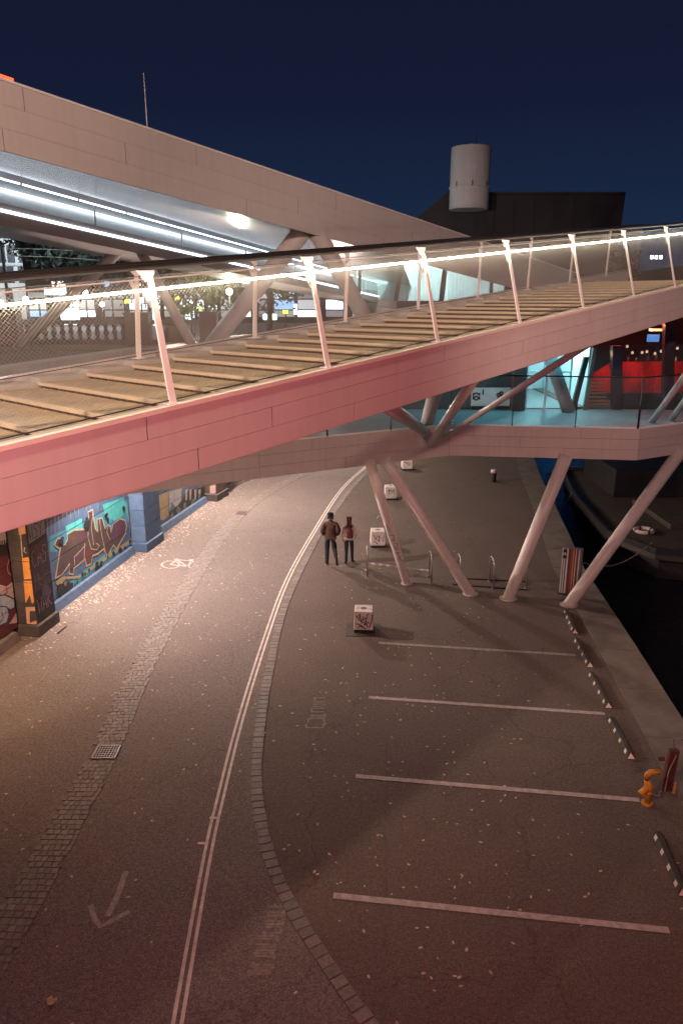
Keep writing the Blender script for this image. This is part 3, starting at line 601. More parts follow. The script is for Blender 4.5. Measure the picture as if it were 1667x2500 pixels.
# railing: each bay is a copy
LEAN_S, LEAN_L, RH = .059, .335, 1.15
def rp(s, t, off=0.0, side=0):            # point on the leaning railing plane: t = 0 foot, 1 handrail
    return P(s + LEAN_S * t, (LEAN_L * t + .06 + off) if side == 0 else (SW - .2 + LEAN_L * 0 - off), SLOPE * s + RH * t)
def rail_meshes(side):
    ms = {}
    f = lambda s, t, off=0.0: rp(s, t, off, side)
    w2 = SD * .034; th = SN * .011
    m = MB(); a, b = f(0, -.01), f(0, .965); m.hexa([a - w2 - th, a + w2 - th, a + w2 + th, a - w2 + th], [b - w2 * .8 - th, b + w2 * .8 - th, b + w2 * .8 + th, b - w2 * .8 + th]); ms['post'] = (m, mt_post)
    m = MB(); a = f(0, .955); g = -SD
    m.prism([a + SD * .04 - th, a - SD * .045 - th + V(0, 0, -.06), a - SD * .13 - th + V(0, 0, .035), a + SD * .05 - th + V(0, 0, .038)], th * 2); ms['top_bracket'] = (m, mt_post)
    m = MB(); a = f(0, .80)
    m.prism([a - SD * .03 - th + V(0, 0, -.10), a - SD * .11 - th + V(0, 0, .045), a - SD * .07 - th + V(0, 0, .055), a - SD * .03 - th + V(0, 0, .0)], th * 2); ms['middle_bracket'] = (m, mt_post)
    m = MB().box(tuple(f(0, 0) + V(0, 0, .004)), (.14, .10, .012), TH); ms['foot_plate'] = (m, mt_post)
    m = MB().tube([f(0, 1.0, .0) + V(0, 0, .02), f(BAY, 1.0, .0) + V(0, 0, .02)], .027, 12); ms['handrail'] = (m, mt_rail)
    m = MB().tube([f(0, .85, -.05 if side == 0 else .03), f(BAY, .85, -.05 if side == 0 else .03)], .010, 8); ms['middle_rail' if side else 'light_rail'] = (m, mt_post if side else mt_rail_glow)  # near middle rail made to glow, standing in for the handrail LED
    ms['bottom_cable'] = (MB().tube([f(0, .03, 0) , f(BAY, .03, 0)], .006, 6), mt_black); ms['top_cable'] = (MB().tube([f(0, .95, 0), f(BAY, .95, 0)], .005, 6), mt_black)
    # wire net: flat diamonds
    m = MB(); nw, nh = 50, 30; r = .0009
    def wire(s0, t0, s1, t1):
        a, b = f(s0 * BAY, .03 + .92 * t0), f(s1 * BAY, .03 + .92 * t1); d = (b - a).normalized(); q1 = d.cross(SN).normalized() * r; q2 = SN * r
        m.add([a + q1, a - q1 * .5 + q2, a - q1 * .5 - q2, b + q1, b - q1 * .5 + q2, b - q1 * .5 - q2], [(0, 1, 4, 3), (1, 2, 5, 4), (2, 0, 3, 5)])
    dt = 1.0 / nh; ds = 1.0 / nw; run = nh * ds
    for k in range(-nh, nw + 1):
        s0, s1 = k * ds, k * ds + run
        t0, t1 = 0.0, 1.0
        if s0 < 0: t0 = -s0 / run; s0 = 0
        if s1 > 1: t1 = 1 - (s1 - 1) / run; s1 = 1
        if t1 > t0 + .01: wire(s0, t0, s1, t1); wire(s0, 1 - t0, s1, 1 - t1)
    ms['wire_net'] = (m, mt_wire)
    return ms
for side in (0, 1):
    MS = {k: (m.mesh(k), mt) for k, (m, mt) in rail_meshes(side).items()}
    for k in range(-4, 8):
        base = SP(BAY * k, 0, 0) if side == 0 else SP(BAY * k + 1.6, 0, .0)
        for nm, (me, mt) in MS.items():
            link(nm, me, mt, stair, base)

# ------------------------------------------------------------------ the lower footbridge deck with slanting columns
deck = thing('footbridge_deck', 'lower footbridge deck with pink lit panels standing on slanting white columns', 'footbridge', (3, 19.4, 4.2))
ZB, ZT = 4.20, 5.02
fb = [V(-9.6, 12.54, 0), V(-6.76, 14.1, 0), V(-1.9, 16.78, 0), V(2.87, 19.44, 0), V(7.64, 18.80, 0), V(9.7, 20.0, 0), V(13.5, 22.4, 0)]
def face_panels(a, b, rows_, nm, mt, lean=0.0, joints=None):
    d = (b - a); L = d.length; d.normalize(); n = V(d.y, -d.x, 0)
    H = ZT - ZB
    for r_ in range(rows_):
        z0 = ZB + H * r_ / rows_ + .003; z1 = ZB + H * (r_ + 1) / rows_ - .003; js = joints[r_ % len(joints)] if joints else [0, 1]
        for j0, j1 in zip(js, js[1:]):
            p0 = a + d * (L * j0 + .005); p1 = a + d * (L * j1 - .005); o0 = n * lean * (z0 - ZB) / H; o1 = n * lean * (z1 - ZB) / H
            MB().hexa([p0 + o0 + V(0, 0, z0), p1 + o0 + V(0, 0, z0), p1 + o0 - n * .02 + V(0, 0, z0), p0 + o0 - n * .02 + V(0, 0, z0)], [p0 + o1 + V(0, 0, z1), p1 + o1 + V(0, 0, z1), p1 + o1 - n * .02 + V(0, 0, z1), p0 + o1 - n * .02 + V(0, 0, z1)]).build(nm, mt, deck)
face_panels(fb[0], fb[2], 3, 'deck_panel', mt_panel2, joints=[[0, .5, 1], [0, .3, .8, 1], [0, .6, 1]])
face_panels(fb[2], fb[3], 3, 'deck_panel', mt_panel2, joints=[[0, .42, 1], [0, .66, 1], [0, .25, .8, 1]])
face_panels(fb[3], fb[4], 3, 'deck_panel', mt_panel2, joints=[[0, .62, 1], [0, .38, 1], [0, .13, .7, 1]])
face_panels(fb[4], fb[5], 3, 'deck_panel', mt_panel2, joints=[[0, 1], [0, .5, 1]]); face_panels(fb[5], fb[6], 3, 'deck_panel', mt_panel2, joints=[[0, .4, 1], [0, .7, 1]])
back = [V(13.5, 40, 0), V(2.2, 40, 0), V(1.4, 22.8, 0), V(-3.6, 19.8, 0), V(-11.4, 15.5, 0)]
pl = [p + V(0, 0, 0) for p in fb]
inn = []
for i, p in enumerate(pl):
    d = (pl[min(i + 1, len(pl) - 1)] - pl[max(i - 1, 0)]).normalized(); inn.append(p + V(-d.y, d.x, 0) * .03)
def slab(name, pts, z0, z1, mat, parent=None):
    bm = bmesh.new(); lo = [bm.verts.new((p.x, p.y, z0)) for p in pts]; hi = [bm.verts.new((p.x, p.y, z1)) for p in pts]; n_ = len(pts)
    bm.faces.new(lo[::-1]); bm.faces.new(hi)
    for i in range(n_): bm.faces.new((lo[i], lo[(i + 1) % n_], hi[(i + 1) % n_], hi[i]))
    bmesh.ops.triangulate(bm, faces=[f for f in bm.faces if len(f.verts) > 4]); bmesh.ops.recalc_face_normals(bm, faces=bm.faces)
    me = bpy.data.meshes.new(name); bm.to_mesh(me); bm.free(); return link(name, me, mat, parent)
mt_terr = M('terrace_floor', (.30, .31, .31), .45, var=.12, scale=2)
slab('deck_slab', inn + back, ZB + .012, ZT - .02, mt_terr, deck)
# columns
def column(x0, y0, x1, y1, r, nm='column', z1=ZB + .1):
    a = G(x0, y0); b = G(x1, y1, ZB)
    d = (b - a).normalized(); b2 = b + d * .1
    o = MB().tube([a - d * .1, a + d * .02, b2], [r, r, r * 1.06], 24).build(nm, mt_tube, deck, smooth=True)
    MB().lathe((a.x, a.y, 0.002), [(r * 1.5, 0), (r * 1.5, .012), (r * 1.2, .018)], 20).build('column_collar', mt_curb, deck)
    return a, b
COLS = [column(993, 1424, 905, 1137, .125), column(1148, 1450, 945, 1131, .150), column(1240, 1461, 1378, 1120, .165), column(1387, 1477, 1655, 1108, .165)]
# a black tag scrawled on the first column
a, b = COLS[0]; d = (b - a).normalized(); sx = V(d.z, 0, -d.x).normalized(); fw = sx.cross(d).normalized()
if fw.y > 0: fw = -fw
tg = MB()
def on_col(u, h):                         # u across the tube (-1..1), h along it
    q = math.asin(max(-1, min(1, u))); return a + d * h + (sx * math.sin(q) + fw * math.cos(q)) * .129
for st in ([(-.5, 3.0), (-.1, 2.7), (-.55, 2.65)], [(-.5, 2.5), (.3, 2.45), (.0, 2.2), (-.4, 2.3)], [(-.1, 2.1), (.5, 2.05), (.3, 1.8), (-.2, 1.85), (.1, 2.0)], [(-.3, 1.7), (.6, 1.6)], [(.0, 1.7), (.2, 1.35)], [(.5, 1.5), (.1, 1.3), (.7, 1.2)], [(-.6, 2.9), (-.7, 2.4), (-.3, 1.9)]):
    for (u0, h0), (u1, h1) in zip(st, st[1:]): tg.tube([on_col(lerp(u0, u1, k / 4), lerp(h0, h1, k / 4)) for k in range(5)], .007, 5)
tg.build('spray_tag', M('tag_black', (.012, .012, .014), .5, var=0), deck)
# struts between this deck and the stair above
def strut(p0, p1, r): MB().tube([p0, p1], r, 18).build('strut', mt_tube, deck, smooth=True)
nd = V(2.35, 19.0, 4.62)
strut(D(1052, 1082, 18.75), SP(6.1, .7, -.64), .095); strut(D(1078, 1070, 18.95), SP(10.4, .6, -.64), .075)
strut(D(1034, 1052, 18.9), SP(3.7, 1.0, -.64), .13); strut(D(1040, 1040, 19.9), SP(8.6, 3.1, -.64), .17)
strut(D(1578, 1046, 20.2), D(1720, 850, 18.0), .085); strut(D(1622, 1046, 20.6), D(1764, 850, 18.4), .085)
# glass balustrade on the deck edge
bal = thing('glass_balustrade', 'glass balustrade with thin black handrail along the lower terrace edge', 'balustrade', (4, 19.4, ZT))
bp_ = [fb[2].copy(), fb[3].copy(), fb[4].copy(), fb[5].copy(), fb[6].copy()]
mt_mesh = M('frit_glass', (.20, .26, .27), .05, var=0, spec=.5, alpha=.12)
for a, b in zip(bp_, bp_[1:]):
    d = (b - a).normalized(); n = V(-d.y, d.x, 0); a2 = a + n * .07; b2 = b + n * .07; L = (b2 - a2).length; m_ = max(1, round(L / 1.9))
    MB().tube([a2 + V(0, 0, ZT + 1.30), b2 + V(0, 0, ZT + 1.30)], .020, 10).build('handrail', mt_black, bal)
    MB().hexa([a2 + V(0, 0, ZT - .03), b2 + V(0, 0, ZT - .03), b2 + n * .06 + V(0, 0, ZT - .03), a2 + n * .06 + V(0, 0, ZT - .03)], [a2 + V(0, 0, ZT + .02), b2 + V(0, 0, ZT + .02), b2 + n * .06 + V(0, 0, ZT + .02), a2 + n * .06 + V(0, 0, ZT + .02)]).build('base_channel', mt_post, bal)
    for k in range(m_):
        p0 = lerp(a2, b2, k / m_) + d * .012 + n * .02; p1 = lerp(a2, b2, (k + 1) / m_) - d * .012 + n * .02
        MB().hexa([p0 + V(0, 0, ZT + .02), p1 + V(0, 0, ZT + .02), p1 + n * .012 + V(0, 0, ZT + .02), p0 + n * .012 + V(0, 0, ZT + .02)], [p0 + V(0, 0, ZT + 1.26), p1 + V(0, 0, ZT + 1.26), p1 + n * .012 + V(0, 0, ZT + 1.26), p0 + n * .012 + V(0, 0, ZT + 1.26)]).build('pane', mt_mesh, bal)
        q = lerp(a2, b2, k / m_); MB().box((q.x, q.y, ZT + .64), (.022, .05, 1.28), math.atan2(d.y, d.x)).build('post', mt_black, bal)

# link slab that carries the big V columns across the road, out of sight behind the stairs
slab('link_slab', [V(-8, 24.6, 0), V(1.6, 24.6, 0), V(1.6, 27.2, 0), V(-7.4, 27.2, 0)], 6.15, PZ - .012, mt_terr, deck)

# ------------------------------------------------------------------ the roof wing above, with polished soffit
wing = thing('roof_wing', 'long pale panelled roof wing with polished metal soffit sloping down to the terrace', 'roof', (-3, 19, 10))
W0 = V(-6.53, 15.5, 10.96); W1 = V(.19, 22.5, 9.75); WD = W1 - W0; WU = V(WD.x, WD.y, 0).normalized(); WN = V(-WU.y, WU.x, 0); WH = 1.24
def WB(t, off=0.0, h=0.0): return W0 + WD * t + WN * off + V(0, 0, h)
T0, T1 = -.75, 2.42
def wh(t): return WH
for c, js in enumerate(([T0, -.3, .01, .62, 1.16, 1.62, 2.05, T1], [T0, -.05, .28, .80, 1.3, 1.75, T1], [T0, .06, .47, .95, 1.45, 1.9, T1])):
    for a, b in zip(js, js[1:]):
        for q0, q1 in ((a, b),):
            g = .0008
            A0, A1 = wh(q0 + g), wh(q1 - g); l0, l1 = c / 3 + .0012, (c + 1) / 3 - .0012; q0g, q1g = q0 + g, q1 - g
            MB().hexa([WB(q0g, 0, A0 * l0), WB(q1g, 0, A1 * l0), WB(q1g, .03, A1 * l0), WB(q0g, .03, A0 * l0)], [WB(q0g, 0, A0 * l1), WB(q1g, 0, A1 * l1), WB(q1g, .03, A1 * l1), WB(q0g, .03, A0 * l1)]).build('roof_panel', mt_wing, wing)
MB().hexa([WB(T0, .031, .02), WB(T1, .031, .02), WB(T1, .12, .02), WB(T0, .12, .02)], [WB(T0, .031, WH - .02), WB(T1, .031, WH - .02), WB(T1, .12, WH - .02), WB(T0, .12, WH - .02)]).build('panel_backing', mt_back, wing)
MB().hexa([WB(T0, -.02, WH + .004), WB(T1, -.02, WH + .004), WB(T1, .2, WH + .004), WB(T0, .2, WH + .004)], [WB(T0, -.02, WH + .05), WB(T1, -.02, WH + .05), WB(T1, .2, WH + .05), WB(T0, .2, WH + .05)]).build('roof_edge', mt_post, wing)
# ramp line (needed for the soffit's back edge)
RA = D(240, 568, 24.0); RB = D(985, 738, 50.0); RDv = RB - RA
def RM(t, off=0.0, h=0.0):
    u = V(RDv.x, RDv.y, 0).normalized(); return RA + RDv * t + V(-u.y, u.x, 0) * off + V(0, 0, h)
sf = MB(); N = 24
for i in range(N + 1):
    t = i / N; a = WB(lerp(T0, 1.25, t), .05, .004); q = RM(lerp(-.62, 1.0, t), -.55, .84); sf.v += [tuple(a), tuple(q)]
sf.f = [(2 * i, 2 * i + 2, 2 * i + 3, 2 * i + 1) for i in range(N)]
sf.build('soffit', mt_soff, wing)
rt = MB(); rt.v = [tuple(V(*p) + V(0, 0, 1.3)) for p in sf.v]; rt.f = sf.f; rt.build('roof_top', mt_dark, wing)
def vcol(p0, p1, r, parent, nm='column'): return MB().tube([p0, p1], r, 20).build(nm, mt_tube, parent, smooth=True)
ap = WB(.84, .9, .02)
ap1 = D(738, 566, 21.8); ap2 = D(775, 566, 21.8)
vcol(D(742, 560, 21.9), G(497, 868, PZ - .02), .26, wing); vcol(D(772, 566, 21.9), G(946, 872, PZ - .02), .24, wing)
# thin lightning rod on the wing
rod = thing('lightning_rod', 'thin tall lightning rod standing on the pale roof wing', 'rod', tuple(WB(.36, .3, WH)))
MB().tube([D(361, 326, 18.2) - V(0, 0, .3), D(351, 178, 18.2)], [.016, .006], 8).build('rod_mast', mt_post, rod); MB().lathe(tuple(D(361, 326, 18.2) - V(0, 0, .3)), [(.05, 0), (.05, .05), (.02, .09)], 10).build('rod_base', mt_post, rod)
# red signal light on the roof edge
fd = thing('roof_floodlight', 'floodlight on the roof wing aimed at the white vent drum', 'floodlight', (-.6, 27.2, 11.1)); MB().box((-.6, 27.2, 11.12), (.3, .3, .04)).build('foot', mt_black, fd); MB().box((-.6, 27.2, 11.27), (.34, .22, .22)).build('housing', mt_black, fd); lamp('flood_lamp', (-.6, 27.35, 11.28), 2600, (1.0, .82, .72), .05, fd, spot=34, aim=(8.5, 48, 15.6))  # added fill light, hidden behind the fascia, to brighten the drum
rl = thing('red_roof_light', 'red signal strip glowing on the high end of the roof wing', 'light', tuple(WB(-.02, .1, WH)))
p0, p1 = WB(-.10, .05, WH + .07), WB(.045, .05, WH + .06)
MB().tube([p0 - V(0, 0, .02), p1 - V(0, 0, .02)], .035, 8).build('strip_housing', mt_black, rl); MB().tube([p0 + V(0, 0, .03), p1 + V(0, 0, .03)], .03, 8).build('strip_lens', M('red_lens', (.5, .02, .01), .4, var=0, emit=(1, .07, .02), estr=3.0), rl)

# ------------------------------------------------------------------ the lit ramp under the wing
ramp = thing('access_ramp', 'grey access ramp with cool light strips and glass rail under the roof wing', 'ramp', tuple(RM(.2, .8, -.6)))
def rhex(t0, t1, o0, o1, h0, h1): return MB().hexa([RM(t0, o0, h0), RM(t1, o0, h0), RM(t1, o1, h0), RM(t0, o1, h0)], [RM(t0, o0, h1), RM(t1, o0, h1), RM(t1, o1, h1), RM(t0, o1, h1)])
mt_ramp = M('ramp_concrete', (.36, .34, .33), .6, var=.1, scale=1)
RT0, RT1 = -.62, 1.0
rhex(RT0, RT1, .0, 1.9, -.36, -.03).build('ramp_slab', mt_ramp, ramp); rhex(RT0, RT1, .03, .12, .045, .20).build('ramp_upstand', mt_ramp, ramp)
rhex(RT0, RT1, -.015, .10, -.028, .04).build('light_strip', mt_led_c, ramp)
rhex(RT0, RT1, 1.9, 2.0, -.3, 1.5).build('back_wall', mt_post, ramp)
MB().tube([RM(RT0, 1.80, .93), RM(RT1, 1.80, .98)], .06, 8).build('wash_light', mt_led_b, ramp)
t = RT0
while t < RT1 - .01:
    rhex(t, min(t + .071, RT1), .06, .10, .795, .83).build('rail_light', mt_led_c, ramp); t += .075
t = RT0
while t < RT1: rhex(t, t + .001, .055, .095, .2, .8).build('rail_post', mt_post, ramp); t += .155
rhex(RT1 - .002, RT1, .055, .095, .2, .83).build('rail_post', mt_post, ramp)
rhex(RT0, RT1, .07, .08, .21, .79).build('rail_glass', mt_glass, ramp)
rampz = RM(.13, .8, -.36)
vcol(D(300, 602, 26.3), G(45, 850, PZ - .02), .19, ramp); vcol(D(338, 604, 26.3), G(478, 858, PZ - .02), .17, ramp)

# ------------------------------------------------------------------ the road bridge the picture is taken from, its lamps
brs = slab('bridge_deck', [V(-60, -14, 0), V(60, -14, 0), V(60, .25, 0), V(-60, .25, 0)], 5.9, 6.55, mt_curb); struct(brs, 'concrete road bridge deck crossing the canal and quay')
def street_lamp(x, y, z0, h, reach, col, power, label, group, size=.25, flood=None):
    t = thing('street_lamp', label, 'street lamp', (x, y, z0), group)
    MB().tube([(x, y, z0), (x, y, z0 + .5), (x, y, z0 + h)], [.09, .075, .05], 12).build('pole', mt_black, t, smooth=True)
    MB().tube([(x, y, z0 + h), (x, y + reach * .5, z0 + h + .18), (x, y + reach, z0 + h + .2)], .035, 8).build('arm', mt_black, t)
    MB().hexa([(x - .16, y + reach - .1, z0 + h + .14), (x + .16, y + reach - .1, z0 + h + .14), (x + .13, y + reach + .55, z0 + h + .14), (x - .13, y + reach + .55, z0 + h + .14)], [(x - .1, y + reach, z0 + h + .27), (x + .1, y + reach, z0 + h + .27), (x + .08, y + reach + .5, z0 + h + .24), (x - .08, y + reach + .5, z0 + h + .24)]).build('lamp_head', mt_black, t)
    MB().box((x, y + reach + .22, z0 + h + .125), (.2, .45, .02)).build('lamp_lens', M('lens_%.2f' % col[2], (.8, .8, .8), .4, var=0, emit=col, estr=8), t)
    if flood: lamp('lamp_light', (x, y + reach + .22, z0 + h + .05), power, col, size, t, spot=flood[0], aim=flood[1])
    else: lamp('lamp_light', (x, y + reach + .22, z0 + h + .05), power, col, size, t)
street_lamp(-5.6, -.35, 6.55, 7.6, .6, (1.0, .70, .52), 5600, 'tall street lamp on the road bridge parapet', 'street lamps on the road bridge', flood=(104, (0, 25, 7)))
street_lamp(9.5, -.35, 6.55, 7.6, .6, (1.0, .62, .52), 4600, 'tall street lamp on the road bridge over the canal edge', 'street lamps on the road bridge', flood=(62, (5.5, 20, 5.5)))
# unseen red lanterns added outside the bridge parapet for the pink light on the flank
def parapet_lantern(x, power, col, label):
    t = thing('span_light', label, 'lantern', (x, .5, 7.2), 'red lanterns on the road bridge')
    MB().tube([(x, .24, 6.4), (x, .5, 6.6), (x, .5, 7.22)], .03, 8).build('bracket', mt_black, t); MB().lathe((x, .5, 7.22), [(.12, 0), (.17, .06), (.17, .26), (.10, .32)], 14).build('lantern_lens', M('red_lantern', (.6, .02, .02), .3, var=0, emit=(1, .06, .04), estr=6), t)
    lamp('lantern_light', (x, .85, 7.35), power, col, .3, t)
parapet_lantern(3.6, 760, (1.0, .20, .19), 'red navigation lantern on the bridge parapet over the parking bays')
parapet_lantern(-2.4, 470, (1.0, .40, .42), 'red navigation lantern on the bridge parapet beside the stair flank')
# wall lamps along the quay
def wall_lamp(y, z, power, col, label, out=.75, aim=None, cone=120):
    x = interp(WALL, y) - .2; t = thing('wall_lamp', label, 'wall lamp', (x, y, z), 'lamps bracketed to the quay wall')
    MB().tube([(x, y, z), (x + .4, y, z + .18), (x + out, y, z + .16)], .028, 8).build('bracket', mt_black, t); MB().box((x + out, y, z + .12), (.34, .22, .09)).build('lamp_head', mt_black, t)
    MB().box((x + out, y, z + .068), (.28, .17, .012)).build('lamp_lens', M('lens_wall', (.8, .8, .8), .4, var=0, emit=col, estr=8), t)
    if aim: lamp('lamp_light', (x + out, y, z - .02), power, col, .12, t, spot=cone, aim=aim)
    else: lamp('lamp_light', (x + out, y, z - .02), power, col, .12, t)
wall_lamp(29.3, 5.2, 3500, (1.0, .75, .63), 'wall lamp above the ochre and grey graffiti bay')
wall_lamp(40.0, 5.2, 1600, (1.0, .78, .66), 'wall lamp far along the quay wall past the brown pilaster')
wall_lamp(20.6, 4.9, 3300, (1.0, .74, .65), 'wall lamp above the big brown and pale letters', aim=(-3.4, 22.0, 0), cone=158)
wall_lamp(14.6, 3.9, 620, (1.0, .56, .30), 'amber wall lamp beside the maroon graffiti bay', aim=(-5.6, 15.4, 0), cone=150)

# ------------------------------------------------------------------ lounge building on the lower terrace
lo = thing('lounge_building', 'dark glazed lounge building with red lit interior on the lower terrace', 'building', (8, 23, ZT))
YF = 22.4
mt_lw = M('lounge_dark', (.022, .02, .022), .5, var=.15); mt_in = M('room_white', (.70, .78, .80), .6, var=.05); mt_red = M('red_upholstery', (.55, .015, .02), .45, var=.55, scale=2.2, bump=.3, streak=.5)
def FX(x, y=960): return D(x, y, YF).x
def FZ(y, x=1400): return D(x, y, YF).z
ZR = 7.95
# white door room
xa, xb = FX(1280), FX(1432)
MB().box(((xa + xb) / 2, YF + 2.6, ZT + .01), (xb - xa, 5.0, .02)).build('room_floor', mt_terr, lo)
MB().box(((xa + xb) / 2, YF + 5.1, (ZT + ZR) / 2), (xb - xa, .1, ZR - ZT - .05)).build('room_wall', mt_in, lo)
for x, nm in ((xa - .05, 'room_wall'), (xb + .05, 'room_wall')): MB().box((x, YF + 2.6, (ZT + ZR) / 2), (.08, 4.9, ZR - ZT - .06)).build(nm, mt_in, lo)
MB().box(((xa + xb) / 2, YF + 2.6, ZR - .06), (xb - xa, 5.0, .06)).build('room_ceiling', mt_in, lo)
for k in range(2): MB().box(((xa + xb) / 2, YF + 1.4 + 2 * k, ZR - .11), (1.2, .3, .03)).build('ceiling_light', M('cool_panel', (.8, .8, .8), .5, var=0, emit=(.6, .93, 1.0), estr=9), lo)
lamp('room_light', ((xa + xb) / 2, YF + 1.2, ZR - .5), 230, (.45, .92, 1.0), .06, lo)
for x in (1283, 1330, 1388): MB().box((FX(x), YF - .02, (ZT + ZR) / 2), (.06, .08, ZR - ZT - .02)).build('door_frame', mt_post, lo)
for x0, x1 in ((1283, 1330), (1330, 1388)): MB().box(((FX(x0) + FX(x1)) / 2, YF, (ZT + ZR) / 2), (FX(x1) - FX(x0) - .08, .02, ZR - ZT - .06)).build('door_pane', mt_glass, lo)
MB().box(((FX(1283) + FX(1388)) / 2, YF - .02, FZ(908)), (FX(1388) - FX(1283) - .07, .06, .05)).build('door_transom', mt_post, lo)
# V column of concrete before the door and the slanted dark frame of the glazing
MB().tube([D(1340, 868, YF - .5), D(1388, 1006, YF - .5)], .19, 14).build('concrete_column', M('grey_column', (.22, .21, .20), .7, var=.15), lo, smooth=True)
# dark pier and left wall with sign board
MB().box(((FX(1246) + FX(1277)) / 2, YF - .1, (ZT + ZR) / 2), (FX(1277) - FX(1246), .4, ZR - ZT)).build('pier', M('pier_brown', (.07, .055, .05), .6, var=.2, streak=.3), lo)
MB().box(((FX(960) + FX(1246)) / 2, YF + .1, (ZT + ZR) / 2), (FX(1246) - FX(960) - .01, .12, ZR - ZT)).build('left_wall', M('left_glass', (.05, .07, .075), .15, var=.15), lo)
MB().box((FX(965), YF + 6, (ZT + ZR) / 2), (.12, 11.6, ZR - ZT)).build('end_wall', mt_lw, lo)
sb_ = MB().box(((FX(1150) + FX(1243)) / 2, YF - .06, (FZ(946) + FZ(990)) / 2), (FX(1243) - FX(1150), .10, FZ(946) - FZ(990))).build('sign_board', M('sign_white', (.55, .62, .62), .5, var=.08), lo)
sg = MB(); yq = YF - .114
def ring(cx, cy, r, wd=.022, n=16, a0=0, a1=360):
    c = D(cx, cy, yq)
    for k in range(n):
        q0, q1 = R(a0 + (a1 - a0) * k / n), R(a0 + (a1 - a0) * (k + 1) / n)
        sg.add([(c.x + math.cos(q) * rr, yq, c.z + math.sin(q) * rr) for q, rr in ((q0, r - wd), (q0, r + wd), (q1, r + wd), (q1, r - wd))], [(0, 1, 2, 3)])
def bar(x, y0, y1, wd=.022):
    a_ = D(x, y0, yq); b_ = D(x, y1, yq); sg.add([(a_.x - wd, yq, a_.z), (a_.x + wd, yq, a_.z), (a_.x + wd, yq, b_.z), (a_.x - wd, yq, b_.z)], [(0, 1, 2, 3)])
bar(1155, 959, 976); bar(1170, 959, 966); ring(1162, 964, .055, a0=0, a1=180); ring(1162, 972, .055); bar(1170, 968, 976); bar(1179, 950, 964)
for x, y in ((1216, 964), (1223, 960), (1225, 969), (1217, 974)): ring(x, y, .042)
o = sg.build('sign_mark', mt_black, sb_); o['kind'] = 'stuff'
# right part: red lounge behind slanted glass
xr0, xr1 = FX(1405), 15.5
MB().box(((xr0 + xr1) / 2, YF + 2.8, ZT + .03), (xr1 - xr0, 5.4, .06)).build('lounge_floor', M('lounge_floor', (.16, .11, .07), .35, var=.3, scale=4), lo)
MB().box(((xr0 + xr1) / 2, YF + 5.6, (ZT + ZR) / 2), (xr1 - xr0, .1, ZR - ZT - .02)).build('lounge_back_wall', M('lounge_wall', (.05, .03, .03), .6, var=.3), lo)
MB().box(((xr0 + xr1) / 2, YF + 2.8, ZR - .02), (xr1 - xr0, 5.4, .06)).build('lounge_ceiling', mt_lw, lo)
yr = YF + 1.5; rz0, rz1 = D(1550, 958, yr).z, D(1550, 884, yr).z; rx0 = D(1436, 900, yr).x
MB().prism([V(rx0, yr, rz0), V(15.4, yr, rz0), V(15.4, yr, rz1), V(D(1500, 900, yr).x, yr, rz1), V(D(1455, 900, yr).x, yr, lerp(rz0, rz1, .62))], (0, .3, 0)).build('red_bar_front', mt_red, lo)
for k in range(9): x = lerp(rx0 + .9, 15.2, k / 8); MB().box((x, yr - .015, (rz0 + rz1) / 2), (.03, .03, rz1 - rz0 - .04)).build('red_batten', mt_red, lo)
MB().box(((rx0 + 15.4) / 2, yr + .25, (rz0 + ZT) / 2 - .03), (15.4 - rx0, .3, rz0 - ZT - .08)).build('bar_foot', mt_lw, lo)
for x in range(1530, 1660, 17):
    c = D(x + random.uniform(-6, 6), 852 + random.uniform(-12, 12), YF + 3.5); MB().lathe((c.x, c.y, c.z), [(.01, -.05), (.045, -.03), (.045, .02), (.012, .05)], 8).build('pendant_bulb', M('bulb_warm', (.8, .7, .5), .4, var=0, emit=(1, .85, .6), estr=.5), lo)
    MB().box((c.x, c.y, (c.z + ZR) / 2), (.008, .008, ZR - c.z - .1)).build('pendant_cord', mt_black, lo)
for x in (1480, 1570, 1660): lamp('lounge_light', (D(x, 900, YF + 1.0).x, YF + .75, 7.5), 42, (1.0, .20, .13), .04, lo)
for x0, x1, y0, y1, wq in ((1507, 1509, 845, 1010, 1.0), (1636, 1633, 790, 1014, 1.05)):
    MB().prism([D(x0 - 12 * wq, y0, YF), D(x0 + 12 * wq, y0, YF), D(x1 + 10 * wq, y1, YF), D(x1 - 14 * wq, y1, YF)], (0, .22, 0)).build('mullion', M('mullion_plum', (.03, .02, .032), .5, var=.1), lo)
MB().prism([D(1426, 872, YF - .06), D(1438, 872, YF - .06), D(1404, 1006, YF - .06), D(1392, 1006, YF - .06)], (0, .14, 0)).build('slanted_frame', mt_lw, lo)
MB().prism([D(1448, 850, YF - .03), D(1456, 850, YF - .03), D(1432, 1006, YF - .03), D(1422, 1006, YF - .03)], (0, .10, 0)).build('slanted_frame', M('frame_brown', (.12, .09, .08), .5, var=.1), lo)
for x0, x1 in ((1440, 1495), (1522, 1620), (1650, 1760)):
    MB().prism([D(x0 - (10 if x0 == 1440 else 0), 1005, YF + .06), D(x1, 1005, YF + .06), D(x1, 840, YF + .06), D(x0, 840, YF + .06)], (0, .015, 0)).build('lounge_pane', mt_glass, lo)
MB().box(((FX(1522) + FX(1760)) / 2, YF + .14, (FZ(962) + ZT) / 2), (FX(1760) - FX(1522), .08, FZ(962) - ZT)).build('dark_spandrel', mt_lw, lo)
for k in range(7):
    zz = ZT + .10 + k * .095; MB().box(((FX(1440) + FX(1495)) / 2, YF + .35 + k * .12, zz), (FX(1495) - FX(1436), .14, .035)).build('step_board', M('step_board', (.30, .22, .13), .5, var=.3), lo)
lamp('step_light', (FX(1470), YF + .5, 6.6), 4, (1, .8, .5), .1, lo)
